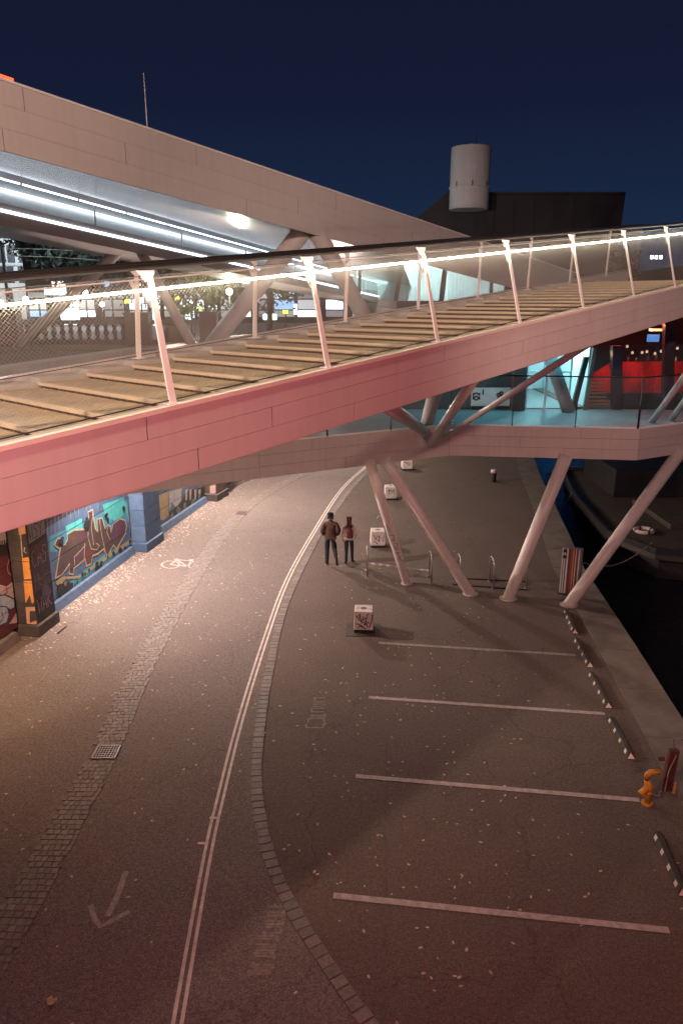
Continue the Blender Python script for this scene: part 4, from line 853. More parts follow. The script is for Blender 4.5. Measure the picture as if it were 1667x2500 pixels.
for k in range(22):
    x = lerp(D(1515, 870, yr).x, 15.2, k / 21) + random.uniform(-.08, .08); hb = random.uniform(.14, .34); bw = random.uniform(.03, .05)
    bt_ = thing('bottle', 'small bottle or glass standing on the red bar', 'bottle', (x, yr + .15, rz1), 'bottles on the red bar')
    MB().lathe((x, yr + .15, rz1 + .002), [(bw, 0), (bw, hb * .6), (bw * .4, hb * .75), (bw * .4, hb)], 9).build('bottle_glass', random.choice([M('bottle_pale', (.5, .48, .42), .25, var=.2), M('bottle_brown', (.12, .07, .03), .2, var=.2), M('bottle_green', (.05, .09, .05), .2, var=.2)]), bt_, smooth=True)
MB().box((FX(1618), YF + 1.2, FZ(822) - .1), (.36, .06, .22)).build('blue_screen', M('screen_blue', (.05, .2, .5), .4, var=.3, scale=4, emit=(.08, .35, .9), estr=.5), lo)
MB().box((FX(1620), YF + .9, FZ(804) - .05), (.6, .06, .07)).build('amber_strip', M('strip_amber', (.5, .4, .2), .4, var=0, emit=(1, .75, .35), estr=.8), lo)
MB().box(((FX(960) + xr1) / 2, YF + 5, ZR + .12), (xr1 - FX(960), 11.5, .2)).build('roof', mt_dark, lo)
# cyan downlights under the terrace canopy edge wash the floor
for x in (1060, 1200, 1330, 1480):
    p = D(x, 1000, YF - .7); MB().lathe((p.x, p.y, 7.6), [(.09, 0), (.09, .16), (.03, .2)], 12).build('downlight', mt_black, lo)
    MB().tube([(p.x, p.y, 7.78), (p.x, YF + .1, 7.8)], .02, 6).build('downlight_arm', mt_black, lo)
    lamp('downlight_lamp', (p.x, p.y, 7.55), 95 if x == 1330 else 50, (.12, .78, 1.0), .08, lo, spot=130, aim=(p.x, p.y - .8, 5)).data.shadow_soft_size = .012

# ------------------------------------------------------------------ glass pavilion under the wing
pv = thing('glass_pavilion', 'cyan lit glass pavilion under the end of the roof wing', 'pavilion', (4, 41, PZ))
YP = 39.0
def pq(pts, nm, mt, th=.06): MB().prism([D(x, y, YP) for x, y in pts], (0, th, 0)).build(nm, mt, pv)
xl, xrr = D(870, 700, YP).x, D(1300, 700, YP).x
MB().box(((xl + xrr) / 2, YP + 3.5, 7.2), (xrr - xl, 6.9, .1)).build('pavilion_floor', mt_terr, pv)
MB().box(((xl + xrr) / 2, YP + 6.9, 9.0), (xrr - xl, .1, 3.6)).build('pavilion_wall', M('pavilion_wall', (.55, .70, .70), .5, var=.15, scale=1.2, streak=.3), pv)
MB().box((xl - .05, YP + 3.5, 9.0), (.1, 6.9, 3.6)).build('pavilion_wall', MATS['pavilion_wall'], pv); MB().box(((xl + xrr) / 2, YP + 3.5, 10.85), (xrr - xl, 6.9, .1)).build('pavilion_roof', mt_dark, pv)
for x0, y0, x1, y1, hw in ((984, 620, 966, 735, 5), (1088, 640, 1076, 745, 6), (880, 600, 876, 760, 4), (1200, 670, 1198, 740, 4)):
    pq([(x0 - hw, y0), (x0 + hw, y0), (x1 + hw, y1), (x1 - hw, y1)], 'mullion', mt_lw, .15)
for x0, x1 in ((884, 968), (990, 1078), (1092, 1196)): pq([(x0, 750), (x1, 750), (x1, 600), (x0, 600)], 'pane', mt_glass, .02)
lamp('pavilion_light', (D(1030, 690, YP).x, YP + 2.5, 10.6), 1300, (.80, .98, 1.0), .06, pv); lamp('pavilion_light', (D(905, 690, YP).x, YP + 2.5, 10.6), 800, (.65, 1.0, .93), .06, pv)
MB().box((D(1030, 690, YP).x, YP + 2.5, 10.75), (1.6, .3, .05)).build('ceiling_light', MATS['cool_panel'], pv)

# ------------------------------------------------------------------ dark upper building with the white vent drum
ub = thing('upper_building', 'dark building block behind the stair bridge with plain flat roof', 'building', (9, 52, PZ))
YU = 50.0
u0, u1 = D(1085, 475, YU), D(1522, 475, YU); uL = D(1020, 530, YU)
MB().prism([V(uL.x, YU, PZ), V(u1.x - .5, YU, PZ), V(u1.x, YU, u1.z - 2.2), V(u1.x + .1, YU, u1.z), V(u0.x, YU, u0.z), V(uL.x, YU, uL.z)], (0, 14, 0)).build('block', mt_dark, ub)
MB().box(((u0.x + u1.x) / 2, YU - .1, u0.z + .05), (u1.x - u0.x, .4, .14)).build('parapet', mt_dark, ub)
for k in range(9): MB().box((lerp(u0.x, u1.x, (k + .5) / 9), YU - .03, u0.z - 1.6), (.06, .08, 3.0)).build('cladding_rib', mt_dark, ub)
dr = thing('vent_drum', 'white cylindrical vent drum with ring standing on the dark building', 'vent', tuple(D(1145, 495, YU - 1.5)))
cb = D(1144, 495, YU - 1.5); ct = D(1150, 362, YU - 1.5); rd = 44 / FOC * (YU - 1.5)
mt_drum = M('drum_white', (.62, .58, .55), .5, var=.05, streak=.12)
MB().lathe((cb.x, cb.y, cb.z), [(rd, -.4), (rd, 0), (rd, ct.z - cb.z), (rd * .96, ct.z - cb.z + .05)], 40).build('drum', mt_drum, dr, smooth=True)
MB().lathe((cb.x, cb.y, cb.z + .78), [(rd + .01, 0), (rd + .07, .02), (rd + .07, .09), (rd + .01, .11)], 40).build('ring', mt_drum, dr)
for a_ in (-2.4, -1.6, -.8): MB().box((cb.x + math.cos(a_) * (rd + .06), cb.y + math.sin(a_) * (rd + .06), cb.z + .95), (.05, .05, .3)).build('ring_bolt', mt_black, dr)
MB().tube([(cb.x + .25, cb.y, ct.z), (cb.x + .28, cb.y, ct.z + 1.2)], [.02, .008], 6).build('aerial', mt_black, dr)
hd = thing('clipped_hedge', 'dark clipped hedge beside the head of the stair bridge', 'hedge', (14, 33, 7.4))
def leaf_cloud(mb, n, fn, size):
    for _ in range(n):
        c = fn(); a = V(random.gauss(0, 1), random.gauss(0, 1), random.gauss(0, 1)).normalized(); b = a.cross(V(random.gauss(0, 1), random.gauss(0, 1), random.gauss(0, 1))).normalized(); k = size * random.uniform(.6, 1.3)
        mb.add([c - a * k, c + b * k * .55, c + a * k, c - b * k * .55], [(0, 1, 2, 3)])
h0, h1 = D(1492, 600, 33).x, D(1562, 600, 33).x
hm = MB(); leaf_cloud(hm, 2600, lambda: V(random.uniform(h0, h1), 33 + random.uniform(-.4, .4), random.uniform(7.0, 10.2) + random.gauss(0, .08)), .09)
o = hm.build('foliage', M('hedge_leaf', (.05, .055, .028), .6, var=.4, scale=2), hd); o['kind'] = 'stuff'
MB().box(((h0 + h1) / 2, 33, 8.5), (h1 - h0 - .2, .35, 3.2)).build('hedge_core', M('hedge_core', (.02, .022, .012), .9, var=.3), hd)
MB().box(((h0 + h1) / 2, 33, 6.8), (h1 - h0, .8, .6)).build('planter', mt_curb, hd)
# far building row carrying the three lit train windows
fbk = thing('far_block', 'dark distant building row with three small lit windows', 'building', (40, 120, 6))
c0 = D(1440, 600, 120); MB().prism([V(c0.x, 120, 0), V(c0.x + 60, 120, 0), V(c0.x + 60, 120, 12.5), V(c0.x + 14, 120, 13.2), V(c0.x, 120, 11)], (0, 10, 0)).build('block', M('far_dark', (.018, .02, .028), .9, var=.2), fbk)
for x in (1590, 1601, 1612): p = D(x, 628, 119.9); MB().box((p.x, p.y, p.z), (.42, .06, .5)).build('lit_window', M('far_lit', (.8, .8, .8), .5, var=0, emit=(.85, .95, 1), estr=5), fbk)
for k in range(12): p = V(c0.x + 3 + k * 4.2, 119.95, 6.0); MB().box(tuple(p), (1.1, .06, 1.6)).build('dark_window', mt_black, fbk)

# ------------------------------------------------------------------ street level in the left background
# stone balustrade at the edge of the street
bt = thing('stone_balustrade', 'dark stone balustrade with bulging balusters along the street above the quay', 'balustrade', (-9, 30.2, PZ))
mt_bal = M('dark_stone', (.055, .05, .05), .8, var=.25)
xL, xR = -15.5, -5.6; YB = 30.2
MB().box(((xL + xR) / 2, YB, PZ + .09), (xR - xL, .34, .18)).build('base_rail', mt_bal, bt); MB().box(((xL + xR) / 2, YB, PZ + .86), (xR - xL, .36, .16)).build('top_rail', mt_bal, bt)
bm_ = MB().lathe((0, 0, 0), [(.10, 0), (.10, .05), (.06, .09), (.125, .28), (.06, .46), (.10, .52), (.10, .60)], 10).mesh('baluster'); bm_.materials.append(mt_bal)
for p in bm_.polygons: p.use_smooth = len(p.vertices) == 4
k = 0; x = xL + .3
while x < xR - .2: link('baluster', bm_, None, bt, V(x, YB, PZ + .18)); x += .345
# brown service cabinets standing by it
mt_cab = M('cabinet_brown', (.075, .045, .035), .6, var=.2, streak=.2)
for (x0, x1, y0, y1, Y, lab) in ((-30, 46, 755, 846, 29.2, 'large brown service cabinet beside the foot of the ramp column'), (307, 365, 762, 846, 29.4, 'brown service cabinet standing in the middle of the balustrade'), (488, 530, 760, 842, 29.4, 'narrow brown service cabinet under the lit green tree'), (415, 457, 794, 846, 29.4, 'low brown service cabinet between the two taller ones')):
    a, b = D(x0, y0, Y), D(x1, y0, Y); wq = b.x - a.x; t = thing('service_cabinet', lab, 'cabinet', ((a.x + b.x) / 2, Y, PZ), 'brown cabinets by the street balustrade'); hh = a.z - PZ
    MB().box(((a.x + b.x) / 2, Y, PZ + .05), (wq - .06, .5, .1)).build('plinth', mt_bal, t); MB().box(((a.x + b.x) / 2, Y, PZ + .1 + (hh - .18) / 2), (wq, .55, hh - .18)).build('housing', mt_cab, t, bevel=.02)
    MB().box(((a.x + b.x) / 2, Y, PZ + hh - .045), (wq + .08, .63, .07)).build('lid', mt_cab, t); MB().box(((a.x + b.x) / 2, Y - .279, PZ + hh / 2), (.012, .006, hh - .3)).build('door_joint', mt_black, t); MB().box(((a.x + b.x) / 2 + .06, Y - .285, PZ + hh / 2), (.02, .02, .12)).build('handle', mt_black, t)
# low guard rail in front
gr_ = thing('guard_rail', 'low black guard rail on the paved landing behind the stairs', 'railing', (-8, 26.5, PZ))
ga, gb = G(36, 905, PZ) + V(0, 0, .9), G(380, 905, PZ) + V(0, 0, .9); ga, gb = D(36, 857, 25.2), D(385, 855, 25.2)
for hh in (0, -.28): MB().tube([ga + V(0, 0, hh), gb + V(0, 0, hh)], .018, 6).build('rail', mt_black, gr_)
for k in range(5): q = lerp(ga, gb, k / 4); MB().tube([V(q.x, q.y, PZ - .005), q], .016, 6).build('post', mt_black, gr_)
# shop building with lit fronts
sh = thing('shop_building', 'long dark building with brightly lit shop fronts on the street behind', 'building', (-15, 58, PZ))
YS = 58.0
sx0, sx1 = D(60, 700, YS).x, D(860, 700, YS).x
MB().box(((sx0 + sx1) / 2, YS + 5, PZ + 2.6), (sx1 - sx0, 9.6, 5.2)).build('wall', M('shop_wall', (.06, .06, .065), .8, var=.2, scale=.5), sh)
MB().box(((sx0 + sx1) / 2, YS - .5, PZ + 3.35), (sx1 - sx0, 1.4, .16)).build('canopy', M('canopy_grey', (.12, .12, .13), .6, var=.1), sh)
cols = [((.78, .9, 1.0), 2.2), ((.85, .93, 1.0), 1.2), ((1, .92, .8), .9), ((.6, .8, 1.0), 1.0), ((.9, .95, 1), .35), ((.3, .55, .9), .7), ((.9, 1, .9), .18), ((.9, .9, 1), .12)]
shopm = [M('shop_lit_%d' % i, (.3, .3, .3), .3, var=0, emit=c, estr=e_ * 1.7) for i, (c, e_) in enumerate(cols)]
x = sx0 + .2; k = 0
while x < sx1 - 1.2:
    wq = random.uniform(.8, 1.8)
    f_ = MB().box((x + wq / 2, YS - .06, PZ + 1.35), (wq, .1, 2.3)).build('shop_window', mt_black, sh)
    zz = PZ + .45
    for r_ in range(3):
        hh = (.5, .75, .5)[r_]; MB().box((x + wq / 2, YS - .13, zz + hh / 2), (wq - .14, .04, hh - .06)).build('shop_pane', random.choices(shopm, (2, 3, 3, 2, 5, 2, 6, 7))[0], f_); zz += hh + .04
    if random.random() < .55: MB().box((x + wq / 2, YS - .25, PZ + 2.85), (wq * .8, .12, .38)).build('shop_sign', random.choice(shopm[:6]), sh)
    x += wq + random.uniform(.1, .5); k += 1
def lit_box(nm, lab, x0, y0, x1, y1, Y, col, e_, cat='sign', group=None):
    a, b = D(x0, y0, Y), D(x1, y1, Y); t = thing(nm, lab, cat, ((a.x + b.x) / 2, Y, b.z), group)
    MB().box(((a.x + b.x) / 2, Y + .08, (a.z + b.z) / 2), (abs(b.x - a.x) + .06, .12, abs(a.z - b.z) + .06)).build('casing', mt_black, t)
    MB().box(((a.x + b.x) / 2, Y, (a.z + b.z) / 2), (abs(b.x - a.x), .03, abs(a.z - b.z))).build('lit_face', M('lit_%s_%d_%d' % (nm, x0, y0), (.5, .5, .5), .4, var=0, emit=col, estr=e_), t)
    MB().tube([((a.x + b.x) / 2, Y + .1, b.z), ((a.x + b.x) / 2, Y + .1, PZ)], .05, 6).build('support', mt_black, t)
CW = (.75, .9, 1)
lit_box('lit_showcase', 'blazing white showcase on the street beside the shops', 148, 752, 196, 793, 50, CW, 3.2, 'showcase')
lit_box('lit_showcase', 'blue poster column lit from inside behind the stair railing', 371, 748, 384, 796, 46, (.35, .7, 1), 1.8, 'showcase')
lit_box('lit_sign', 'bright white sign over the canopy with two dark squares', 108, 702, 163, 720, 52, CW, 2.6)
lit_box('lit_sign', 'small white sign right of the yellow letter sign', 336, 726, 352, 740, 52, CW, 2.4)
lit_box('lit_sign', 'pale green lit box near the green tree', 480, 748, 496, 760, 50, (.8, 1, .35), 1.0)
lit_box('lit_sign', 'yellow lit sign under the right green tree', 690, 757, 704, 766, 50, (1, .95, .1), 1.6)
lit_box('lit_showcase', 'row of cyan white lit windows under the green tree, left window', 642, 766, 655, 781, 52, (.6, 1, 1), 2.2, 'showcase')
lit_box('lit_showcase', 'row of cyan white lit windows under the green tree, right window', 662, 766, 676, 781, 52, (.6, 1, 1), 2.0, 'showcase')
lit_box('lit_showcase', 'tall white lit pillar between the two green trees', 716, 742, 726, 768, 52, CW, 2.4, 'showcase')
lit_box('lit_showcase', 'slim white lit pillar under the left green tree', 470, 748, 475, 776, 48, CW, 2.2, 'showcase')
lit_box('lit_showcase', 'white lit glass stop beside the slim pillar', 452, 766, 466, 782, 48, CW, 2.4, 'showcase')
def yl(x, y, Y, lab):                     # yellow letter sign (rounded m arch)
    t = thing('letter_sign', lab, 'sign', tuple(D(x, y + 8, Y)), 'yellow arch signs'); m = MB()
    pts = [(x - 5, y + 6), (x - 3.6, y - 2), (x - 2.2, y - 4), (x, y + 5), (x + 2.2, y - 4), (x + 3.6, y - 2), (x + 5, y + 6)]
    m.tube([D(a, b, Y) for a, b in pts], .055, 6); m.build('letter', M('letter_yellow', (.6, .5, .05), .4, var=0, emit=(1, .85, .05), estr=1.6), t); p = D(x, y + 6, Y); MB().tube([p, (p.x, p.y, PZ)], .05, 6).build('support', mt_black, t)
yl(311, 735, 51, 'yellow letter sign next to the small white sign'); yl(434, 727, 51, 'yellow letter sign against the dark trees')
def globe(x, y, Y, lab, e_=3.0, pw=60, g='globe street lamps', r=.16, col=(.85, .93, 1)):
    p = D(x, y, Y); t = thing('globe_lamp', lab, 'street lamp', (p.x, p.y, PZ), g)
    MB().tube([(p.x, p.y, PZ), (p.x, p.y, p.z - r)], [.06, .035], 8).build('pole', mt_black, t)
    MB().lathe(tuple(p), [(r * math.sin(math.pi * k / 8) + .004, -r * math.cos(math.pi * k / 8)) for k in range(9)], 12).build('globe', M('globe_glow', (.8, .8, .8), .4, var=0, emit=(.85, .93, 1), estr=4), t, smooth=True)
    if pw: lamp('globe_light', (p.x, p.y - r - .1, p.z), pw, col, .15, t)
globe(64, 730, 45, 'globe street lamp under the curved canopy', pw=220); globe(209, 714, 45, 'globe street lamp beside the ramp column', pw=220); globe(250, 743, 48, 'low globe street lamp among the shop lights', pw=120); globe(186, 744, 50, 'low globe street lamp over the blazing showcase', pw=120)
globe(560, 712, 36, 'globe street lamp lighting the green trees', pw=520, col=(.95, 1, .75)); globe(3, 740, 40, 'large globe street lamp at the cabinet', pw=200)
# station canopy
cn = thing('station_canopy', 'curved brown station canopy behind the stair railing', 'canopy', (-20, 48, PZ)); pp = [D(30 + k * 12, 742 - 16 * math.sin(math.pi * k / 10), 48) for k in range(11)]
MB().prism(pp + [q - V(0, 0, .16) for q in pp[::-1]], (0, 3, 0)).build('roof_shell', M('canopy_brown', (.10, .07, .06), .6, var=.2), cn)
for k in (1, 5, 9): MB().tube([pp[k] + V(0, .3, -.1), V(pp[k].x, 48.3, PZ)], .06, 8).build('support', mt_black, cn)
# pale facade at the left edge, with real window recesses
fc = thing('corner_house', 'pale grey corner house with rows of dark windows', 'building', (-34, 72, PZ)); YC = 70.0
fx0, fx1 = D(-90, 600, YC).x, D(78, 600, YC).x; zt = D(0, 470, YC).z
mt_fac = M('facade_grey', (.36, .36, .36), .8, var=.1, scale=.6)
MB().box(((fx0 + fx1) / 2, YC + 5, (PZ + zt) / 2), (fx1 - fx0, 9.8, zt - PZ)).build('wall', mt_fac, fc)
for yy in (560, 620, 672):
    for xx in (-50, -22, 4, 26, 54):
        p = D(xx, yy, YC); f_ = MB().box((p.x, YC + .06, p.z), (.62, .10, 1.5)).build('window', mt_black, fc); MB().box((p.x, YC + .06, p.z - .82), (.86, .2, .10)).build('sill', mt_fac, f_); MB().box((p.x, YC + .06, p.z + .84), (.86, .16, .12)).build('lintel', mt_fac, f_)
for yy in (590, 645): p = D(0, yy, YC); MB().box(((fx0 + fx1) / 2, YC - .02, p.z), (fx1 - fx0, .16, .16)).build('string_course', mt_fac, fc)
MB().box(((fx0 + fx1) / 2, YC + .1, PZ + 1.6), (fx1 - fx0, .3, 3.1)).build('ground_floor', M('facade_pale', (.48, .46, .42), .8, var=.15), fc)
lamp_f = street_lamp(-30, 62, PZ, 7.5, .6, (.8, .92, 1.0), 5500, 'street lamp in front of the pale corner house', 'street lamps on the street behind')
street_lamp(-14, 47, PZ, 6.0, .6, (.8, .92, 1.0), 1300, 'street lamp in front of the lit shops', 'street lamps on the street behind')
# overhead wires and their mast
ms_ = thing('wire_mast', 'dark mast carrying the overhead wires by the corner house', 'mast', tuple(D(16, 745, 50)))
a = D(12, 600, 50); b = D(22, 745, 50); MB().tube([(b.x, 50, PZ), (b.x, 50, a.z + .3)], [.12, .08], 10).build('mast_pole', mt_black, ms_); MB().box((b.x + .12, 50, D(0, 720, 50).z), (.35, .3, .9)).build('switch_box', mt_black, ms_)
mt_wr = M('wire_pale', (.5, .5, .5), .4, metal=.5, var=0)
for pts, lab in (([(17, 606), (120, 608), (250, 617), (340, 606)], 'upper overhead tram wire crossing behind the ramp column'), ([(17, 624), (130, 627), (260, 636), (345, 634)], 'lower overhead tram wire crossing behind the ramp column'), ([(230, 622), (290, 612), (420, 616)], 'short overhead wire curving between the ramp columns')):
    tag(MB().tube([D(x, y, 44) for x, y in pts], .022, 5).build('overhead_wire', mt_wr), lab, 'wire', 'overhead tram wires')
# trees
def tree(px, py, Y, rx, rz, n, leafm, lab, zc=None, sz=.13, group='street trees'):
    c = D(px, py, Y); t = thing('street_tree', lab, 'tree', (c.x, Y, PZ), group); bark = M('bark', (.06, .045, .035), .9, var=.3, scale=6, bump=.4)
    m = MB().tube([(c.x, Y, PZ), (c.x + .05, Y, lerp(PZ, c.z, .5)), (c.x - .05, Y + .05, c.z)], [.17, .13, .07], 9)
    m.build('trunk', bark, t, smooth=True); tips = []
    for k in range(8):
        a_ = k * .785 + random.uniform(-.3, .3); e_ = random.uniform(.1, .8); q = V(math.cos(a_) * rx * .65, math.sin(a_) * rx * .65, rz * e_ * .7); s_ = V(c.x, Y, lerp(PZ, c.z, random.uniform(.6, .95)))
        tip = V(c.x, Y, c.z) + q; tips.append(tip); MB().tube([s_, lerp(s_, tip, .55) + V(0, 0, .15), tip], [.06, .04, .015], 6).build('limb', bark, t)
    cl = [(V(c.x, Y, c.z) + V(random.gauss(0, .45) * rx, random.gauss(0, .45) * rx, random.gauss(.1, .42) * rz), random.uniform(.22, .42) * rx) for _ in range(18)] + [(q, .32 * rx) for q in tips]
    def fn():
        q, r_ = random.choice(cl); return q + V(random.gauss(0, 1), random.gauss(0, 1), random.gauss(0, .8)) * r_ * .55
    cm = MB(); leaf_cloud(cm, n, fn, sz); o = cm.build('crown', leafm, t); o['kind'] = 'stuff'
lf_g = M('leaf_green', (.075, .105, .025), .55, var=.45, scale=1.5); lf_d = M('leaf_dark', (.03, .042, .03), .6, var=.4, scale=1.5)
tree(500, 705, 39, 1.9, 1.5, 2600, lf_g, 'green street tree lit from below left of the large V column'); tree(655, 690, 42, 2.0, 1.8, 2600, lf_g, 'green street tree seen between the legs of the large V column')
tree(240, 640, 54, 3.6, 3.2, 3200, lf_d, 'dark street tree behind the overhead wires', sz=.2); tree(130, 610, 60, 3.4, 3.6, 2600, lf_d, 'dark street tree next to the pale corner house', sz=.2); tree(390, 672, 56, 2.8, 2.4, 2400, lf_d, 'dark street tree above the yellow letter signs', sz=.2)

# ------------------------------------------------------------------ things on the quay
mt_blkw = M('block_white', (.52, .48, .46), .75, var=.15, scale=5, bump=.2); mt_rub = M('black_rubber', (.014, .014, .014), .7, var=.2); mt_ink = M('marker_ink', (.02, .012, .012), .6, var=0)
def strokes(mb, P3, sts, wd, lift):
    for i, st in enumerate(sts):
        n_ = len(st); L_ = []
        for j in range(n_):
            a = st[max(j - 1, 0)]; b = st[min(j + 1, n_ - 1)]; dx, dy = b[0] - a[0], b[1] - a[1]; q = math.hypot(dx, dy) or 1; k = wd / 2
            L_.append(((st[j][0] - dy / q * k, st[j][1] + dx / q * k), (st[j][0] + dy / q * k, st[j][1] - dx / q * k)))
        for a, b in zip(L_, L_[1:]): mb.add([P3(*a[0], lift + i * .0003), P3(*a[1], lift + i * .0003), P3(*b[1], lift + i * .0003), P3(*b[0], lift + i * .0003)], [(0, 1, 2, 3)])
TAGS = {'a': ([[(-.20, .40), (-.12, .28), (-.08, .44), (-.17, .36)], [(-.12, .28), (-.06, .23), (-.10, .44)], [(-.05, .22), (.0, .36), (.06, .33), (-.01, .28), (.05, .23), (-.06, .19)], [(.14, .44), (.09, .42), (.07, .3), (.05, .15), (.02, .13), (.03, .19)], [(.21, .43), (.23, .38), (.20, .22), (.15, .09), (.09, .10), (.08, .18), (.12, .24), (.14, .18)], [(-.20, .17), (-.10, .16), (.02, .06), (.06, .03)], [(-.13, .05), (-.12, .12), (-.02, .08)]],
              [[(-.2, .1), (-.12, .16)], [(-.2, -.05), (-.1, 0)], [(.12, .12), (.2, .16)], [(.1, -.08), (.16, -.02), (.2, -.1)], [(-.18, .02), (-.1, .06)]]),
        'b': ([[(-.15, .38), (-.08, .22), (-.02, .36)], [(-.12, .30), (.02, .16), (.06, .34)], [(.02, .36), (.05, .12), (.12, .30), (.17, .14), (.20, .38)], [(-.14, .18), (.0, .05)]], []), 'c': ([[(-.15, .32), (.0, .36)], [(-.08, .40), (-.06, .18)], [(.02, .38), (.03, .2), (.12, .34), (.14, .18)], [(.05, .3), (.16, .4)]], []), 'd': ([[(-.17, .36), (-.05, .28)], [(-.1, .34), (.0, .24), (.04, .36)], [(.06, .28), (.10, .2), (.15, .3)], [(-.02, .2), (.12, .18)]], [])}
def block(px, py, rz, kind, lab, plate=False, s=1.0):
    c = G(px, py); h = .25 * s
    cy_ = c.y + h; t = thing('concrete_block', lab, 'concrete block', (c.x, cy_, 0), 'white graffiti blocks on the quay'); ca, sa = math.cos(rz), math.sin(rz)
    def L3(x, y, z): return V(c.x + x * ca - y * sa, cy_ + x * sa + y * ca, z)
    z0, z1 = .085, .085 + .50 * s
    MB().hexa([L3(-h * .97, -h * .97, .012), L3(h * .97, -h * .97, .012), L3(h * .97, h * .97, .012), L3(-h * .97, h * .97, .012)], [L3(-h * .97, -h * .97, z0), L3(h * .97, -h * .97, z0), L3(h * .97, h * .97, z0), L3(-h * .97, h * .97, z0)]).build('foot', mt_rub, t)
    k = .93; MB().hexa([L3(-h, -h, z0), L3(h, -h, z0), L3(h, h, z0), L3(-h, h, z0)], [L3(-h * k, -h * k, z1), L3(h * k, -h * k, z1), L3(h * k, h * k, z1), L3(-h * k, h * k, z1)]).build('body', mt_blkw, t, bevel=.018)
    m = MB(); m.v = [tuple(L3(.085 * math.cos(q * .3927), .085 * math.sin(q * .3927), z1 + .0015)) for q in range(16)]; m.f = [tuple(range(16))]; m.build('lifting_eye', M('eye_grey', (.13, .12, .115), .8, var=.2), t)
    f_, tp = TAGS[kind]; m = MB()
    strokes(m, lambda x, y, o: L3(x * s, -h * lerp(1, k, (y * s) / (z1 - z0)) - o, z0 + y * s), f_, .026 * s, .003)
    if tp: strokes(m, lambda x, y, o: L3(x * s, y * s, z1 + o), tp, .02, .003)
    o = m.build('scrawl', mt_ink, t); o['kind'] = 'stuff'
    if plate: MB().box((c.x - .02, cy_ - .05, .009), (.86, .80, .008), rz).build('base_plate', M('plate_dark', (.045, .035, .03), .7, var=.3, scale=6), t)
block(888, 1546, -.05, 'a', 'white concrete block with heavy black scrawl on a dark plate by the bay line', True)
block(922, 1338, .02, 'b', 'white graffiti block behind the bicycle hoop beside the walking woman')
block(953, 1222, .03, 'c', 'white graffiti block standing between the two slanting columns')
block(993, 1149, .12, 'd', 'white graffiti block furthest along the quay under the deck edge')
# steel hoops for bicycles
mt_galv = M('galvanised', (.42, .40, .39), .38, metal=.8, var=.2, scale=8); mt_tape = M('white_tape', (.6, .56, .55), .6, var=.15)
def hoop(x, y, h, ln, lab, sk=0.0):
    t = thing('bicycle_hoop', lab, 'bicycle stand', (x, y, 0), 'steel bicycle hoops by the columns'); r = .15
    pts = [V(x, y - ln / 2, -.02), V(x, y - ln / 2, h - r)] + [V(x + sk * .02, y - ln / 2 + r - r * math.cos(R(a)), h - r + r * math.sin(R(a))) for a in (22, 45, 68, 90)] + [V(x + sk * .02, y + ln / 2 - r + r * math.sin(R(a)), h - r + r * math.cos(R(a))) for a in (0, 22, 45, 68, 90)] + [V(x, y + ln / 2, -.02)]
    MB().tube(pts, .024, 10).build('hoop_tube', mt_galv, t, smooth=True)
    for sy in (-1, 1): MB().lathe((x, y + sy * ln / 2, .005), [(.06, 0), (.06, .012), (.03, .018)], 12).build('foot_flange', mt_galv, t)
    return t
a1 = G(896, 1410); a2 = G(1052, 1425); HP = [(a1.x, a1.y + .3), (a2.x, a2.y + .3)]
t1 = hoop(HP[0][0], HP[0][1], .86, .62, 'steel bicycle hoop next to the walking woman'); t2 = hoop(HP[1][0], HP[1][1], .86, .62, 'steel bicycle hoop between the first two slanting columns')
p0 = V(HP[0][0] + .03, HP[0][1], .36); p1 = V(HP[1][0] - .03, HP[1][1], .30)
cbr = thing('crossbar', 'taped steel crossbar joining the first two bicycle hoops', 'bar', tuple(p0)); MB().tube([p0, p1], .03, 8).build('bar_tube', mt_galv, cbr)
for q in (.06, .18, .30, .86, .94): MB().tube([lerp(p0, p1, q), lerp(p0, p1, q + .055)], .033, 8).build('tape_band', mt_tape, cbr)
for px, py, lab in ((1122, 1430, 'steel bicycle hoop right behind the second slanting column'), (1203, 1437, 'slim steel hoop standing alone between the second and third columns'), (1283, 1438, 'steel bicycle hoop partly hidden by the third slanting column')):
    q = G(px, py); hoop(q.x, q.y + .3, .84, .6, lab)
gx = MB()
for (xa_, ya_), (xb_, yb_), lab in (((1105, 1428), (1285, 1441), 'flat dark ground rail linking the bicycle hoops, front one'), ((1105, 1412), (1285, 1421), 'flat dark ground rail linking the bicycle hoops, rear one')):
    a, b = G(xa_, ya_), G(xb_, yb_); tag(MB().hexa([a + V(0, -.03, .004), b + V(0, -.03, .004), b + V(0, .03, .004), a + V(0, .03, .004)], [a + V(0, -.03, .03), b + V(0, -.03, .03), b + V(0, .03, .03), a + V(0, .03, .03)]).build('ground_rail', mt_rub, bevel=.006), lab, 'rail', 'ground rails of the bicycle stands')
for px, py, hh, lab in ((918, 1300, .62, 'thin bent stake behind the graffiti block near the walkers'), (957, 1190, .55, 'thin dark stake behind the middle graffiti block'), (972, 1155, .5, 'thin dark stake beside the furthest graffiti block')):
    q = G(px, py); tag(MB().tube([q + V(0, 0, -.02), q + V(.01, 0, hh * .6), q + V(.05, 0, hh * .93), q + V(.09, .02, hh)], .02, 7).build('stake', mt_galv), lab, 'stake', 'thin stakes behind the blocks')
q = G(1203, 1176); bo = thing('bollard', 'black bollard with pale cap standing alone on the dark quay', 'bollard', tuple(q)); MB().lathe(tuple(q), [(.14, 0), (.14, .02), (.13, .42)], 16).build('shaft', mt_rub, bo, smooth=True); MB().lathe((q.x, q.y, .42), [(.135, 0), (.135, .14), (.09, .17)], 16).build('cap', mt_blkw, bo, smooth=True)
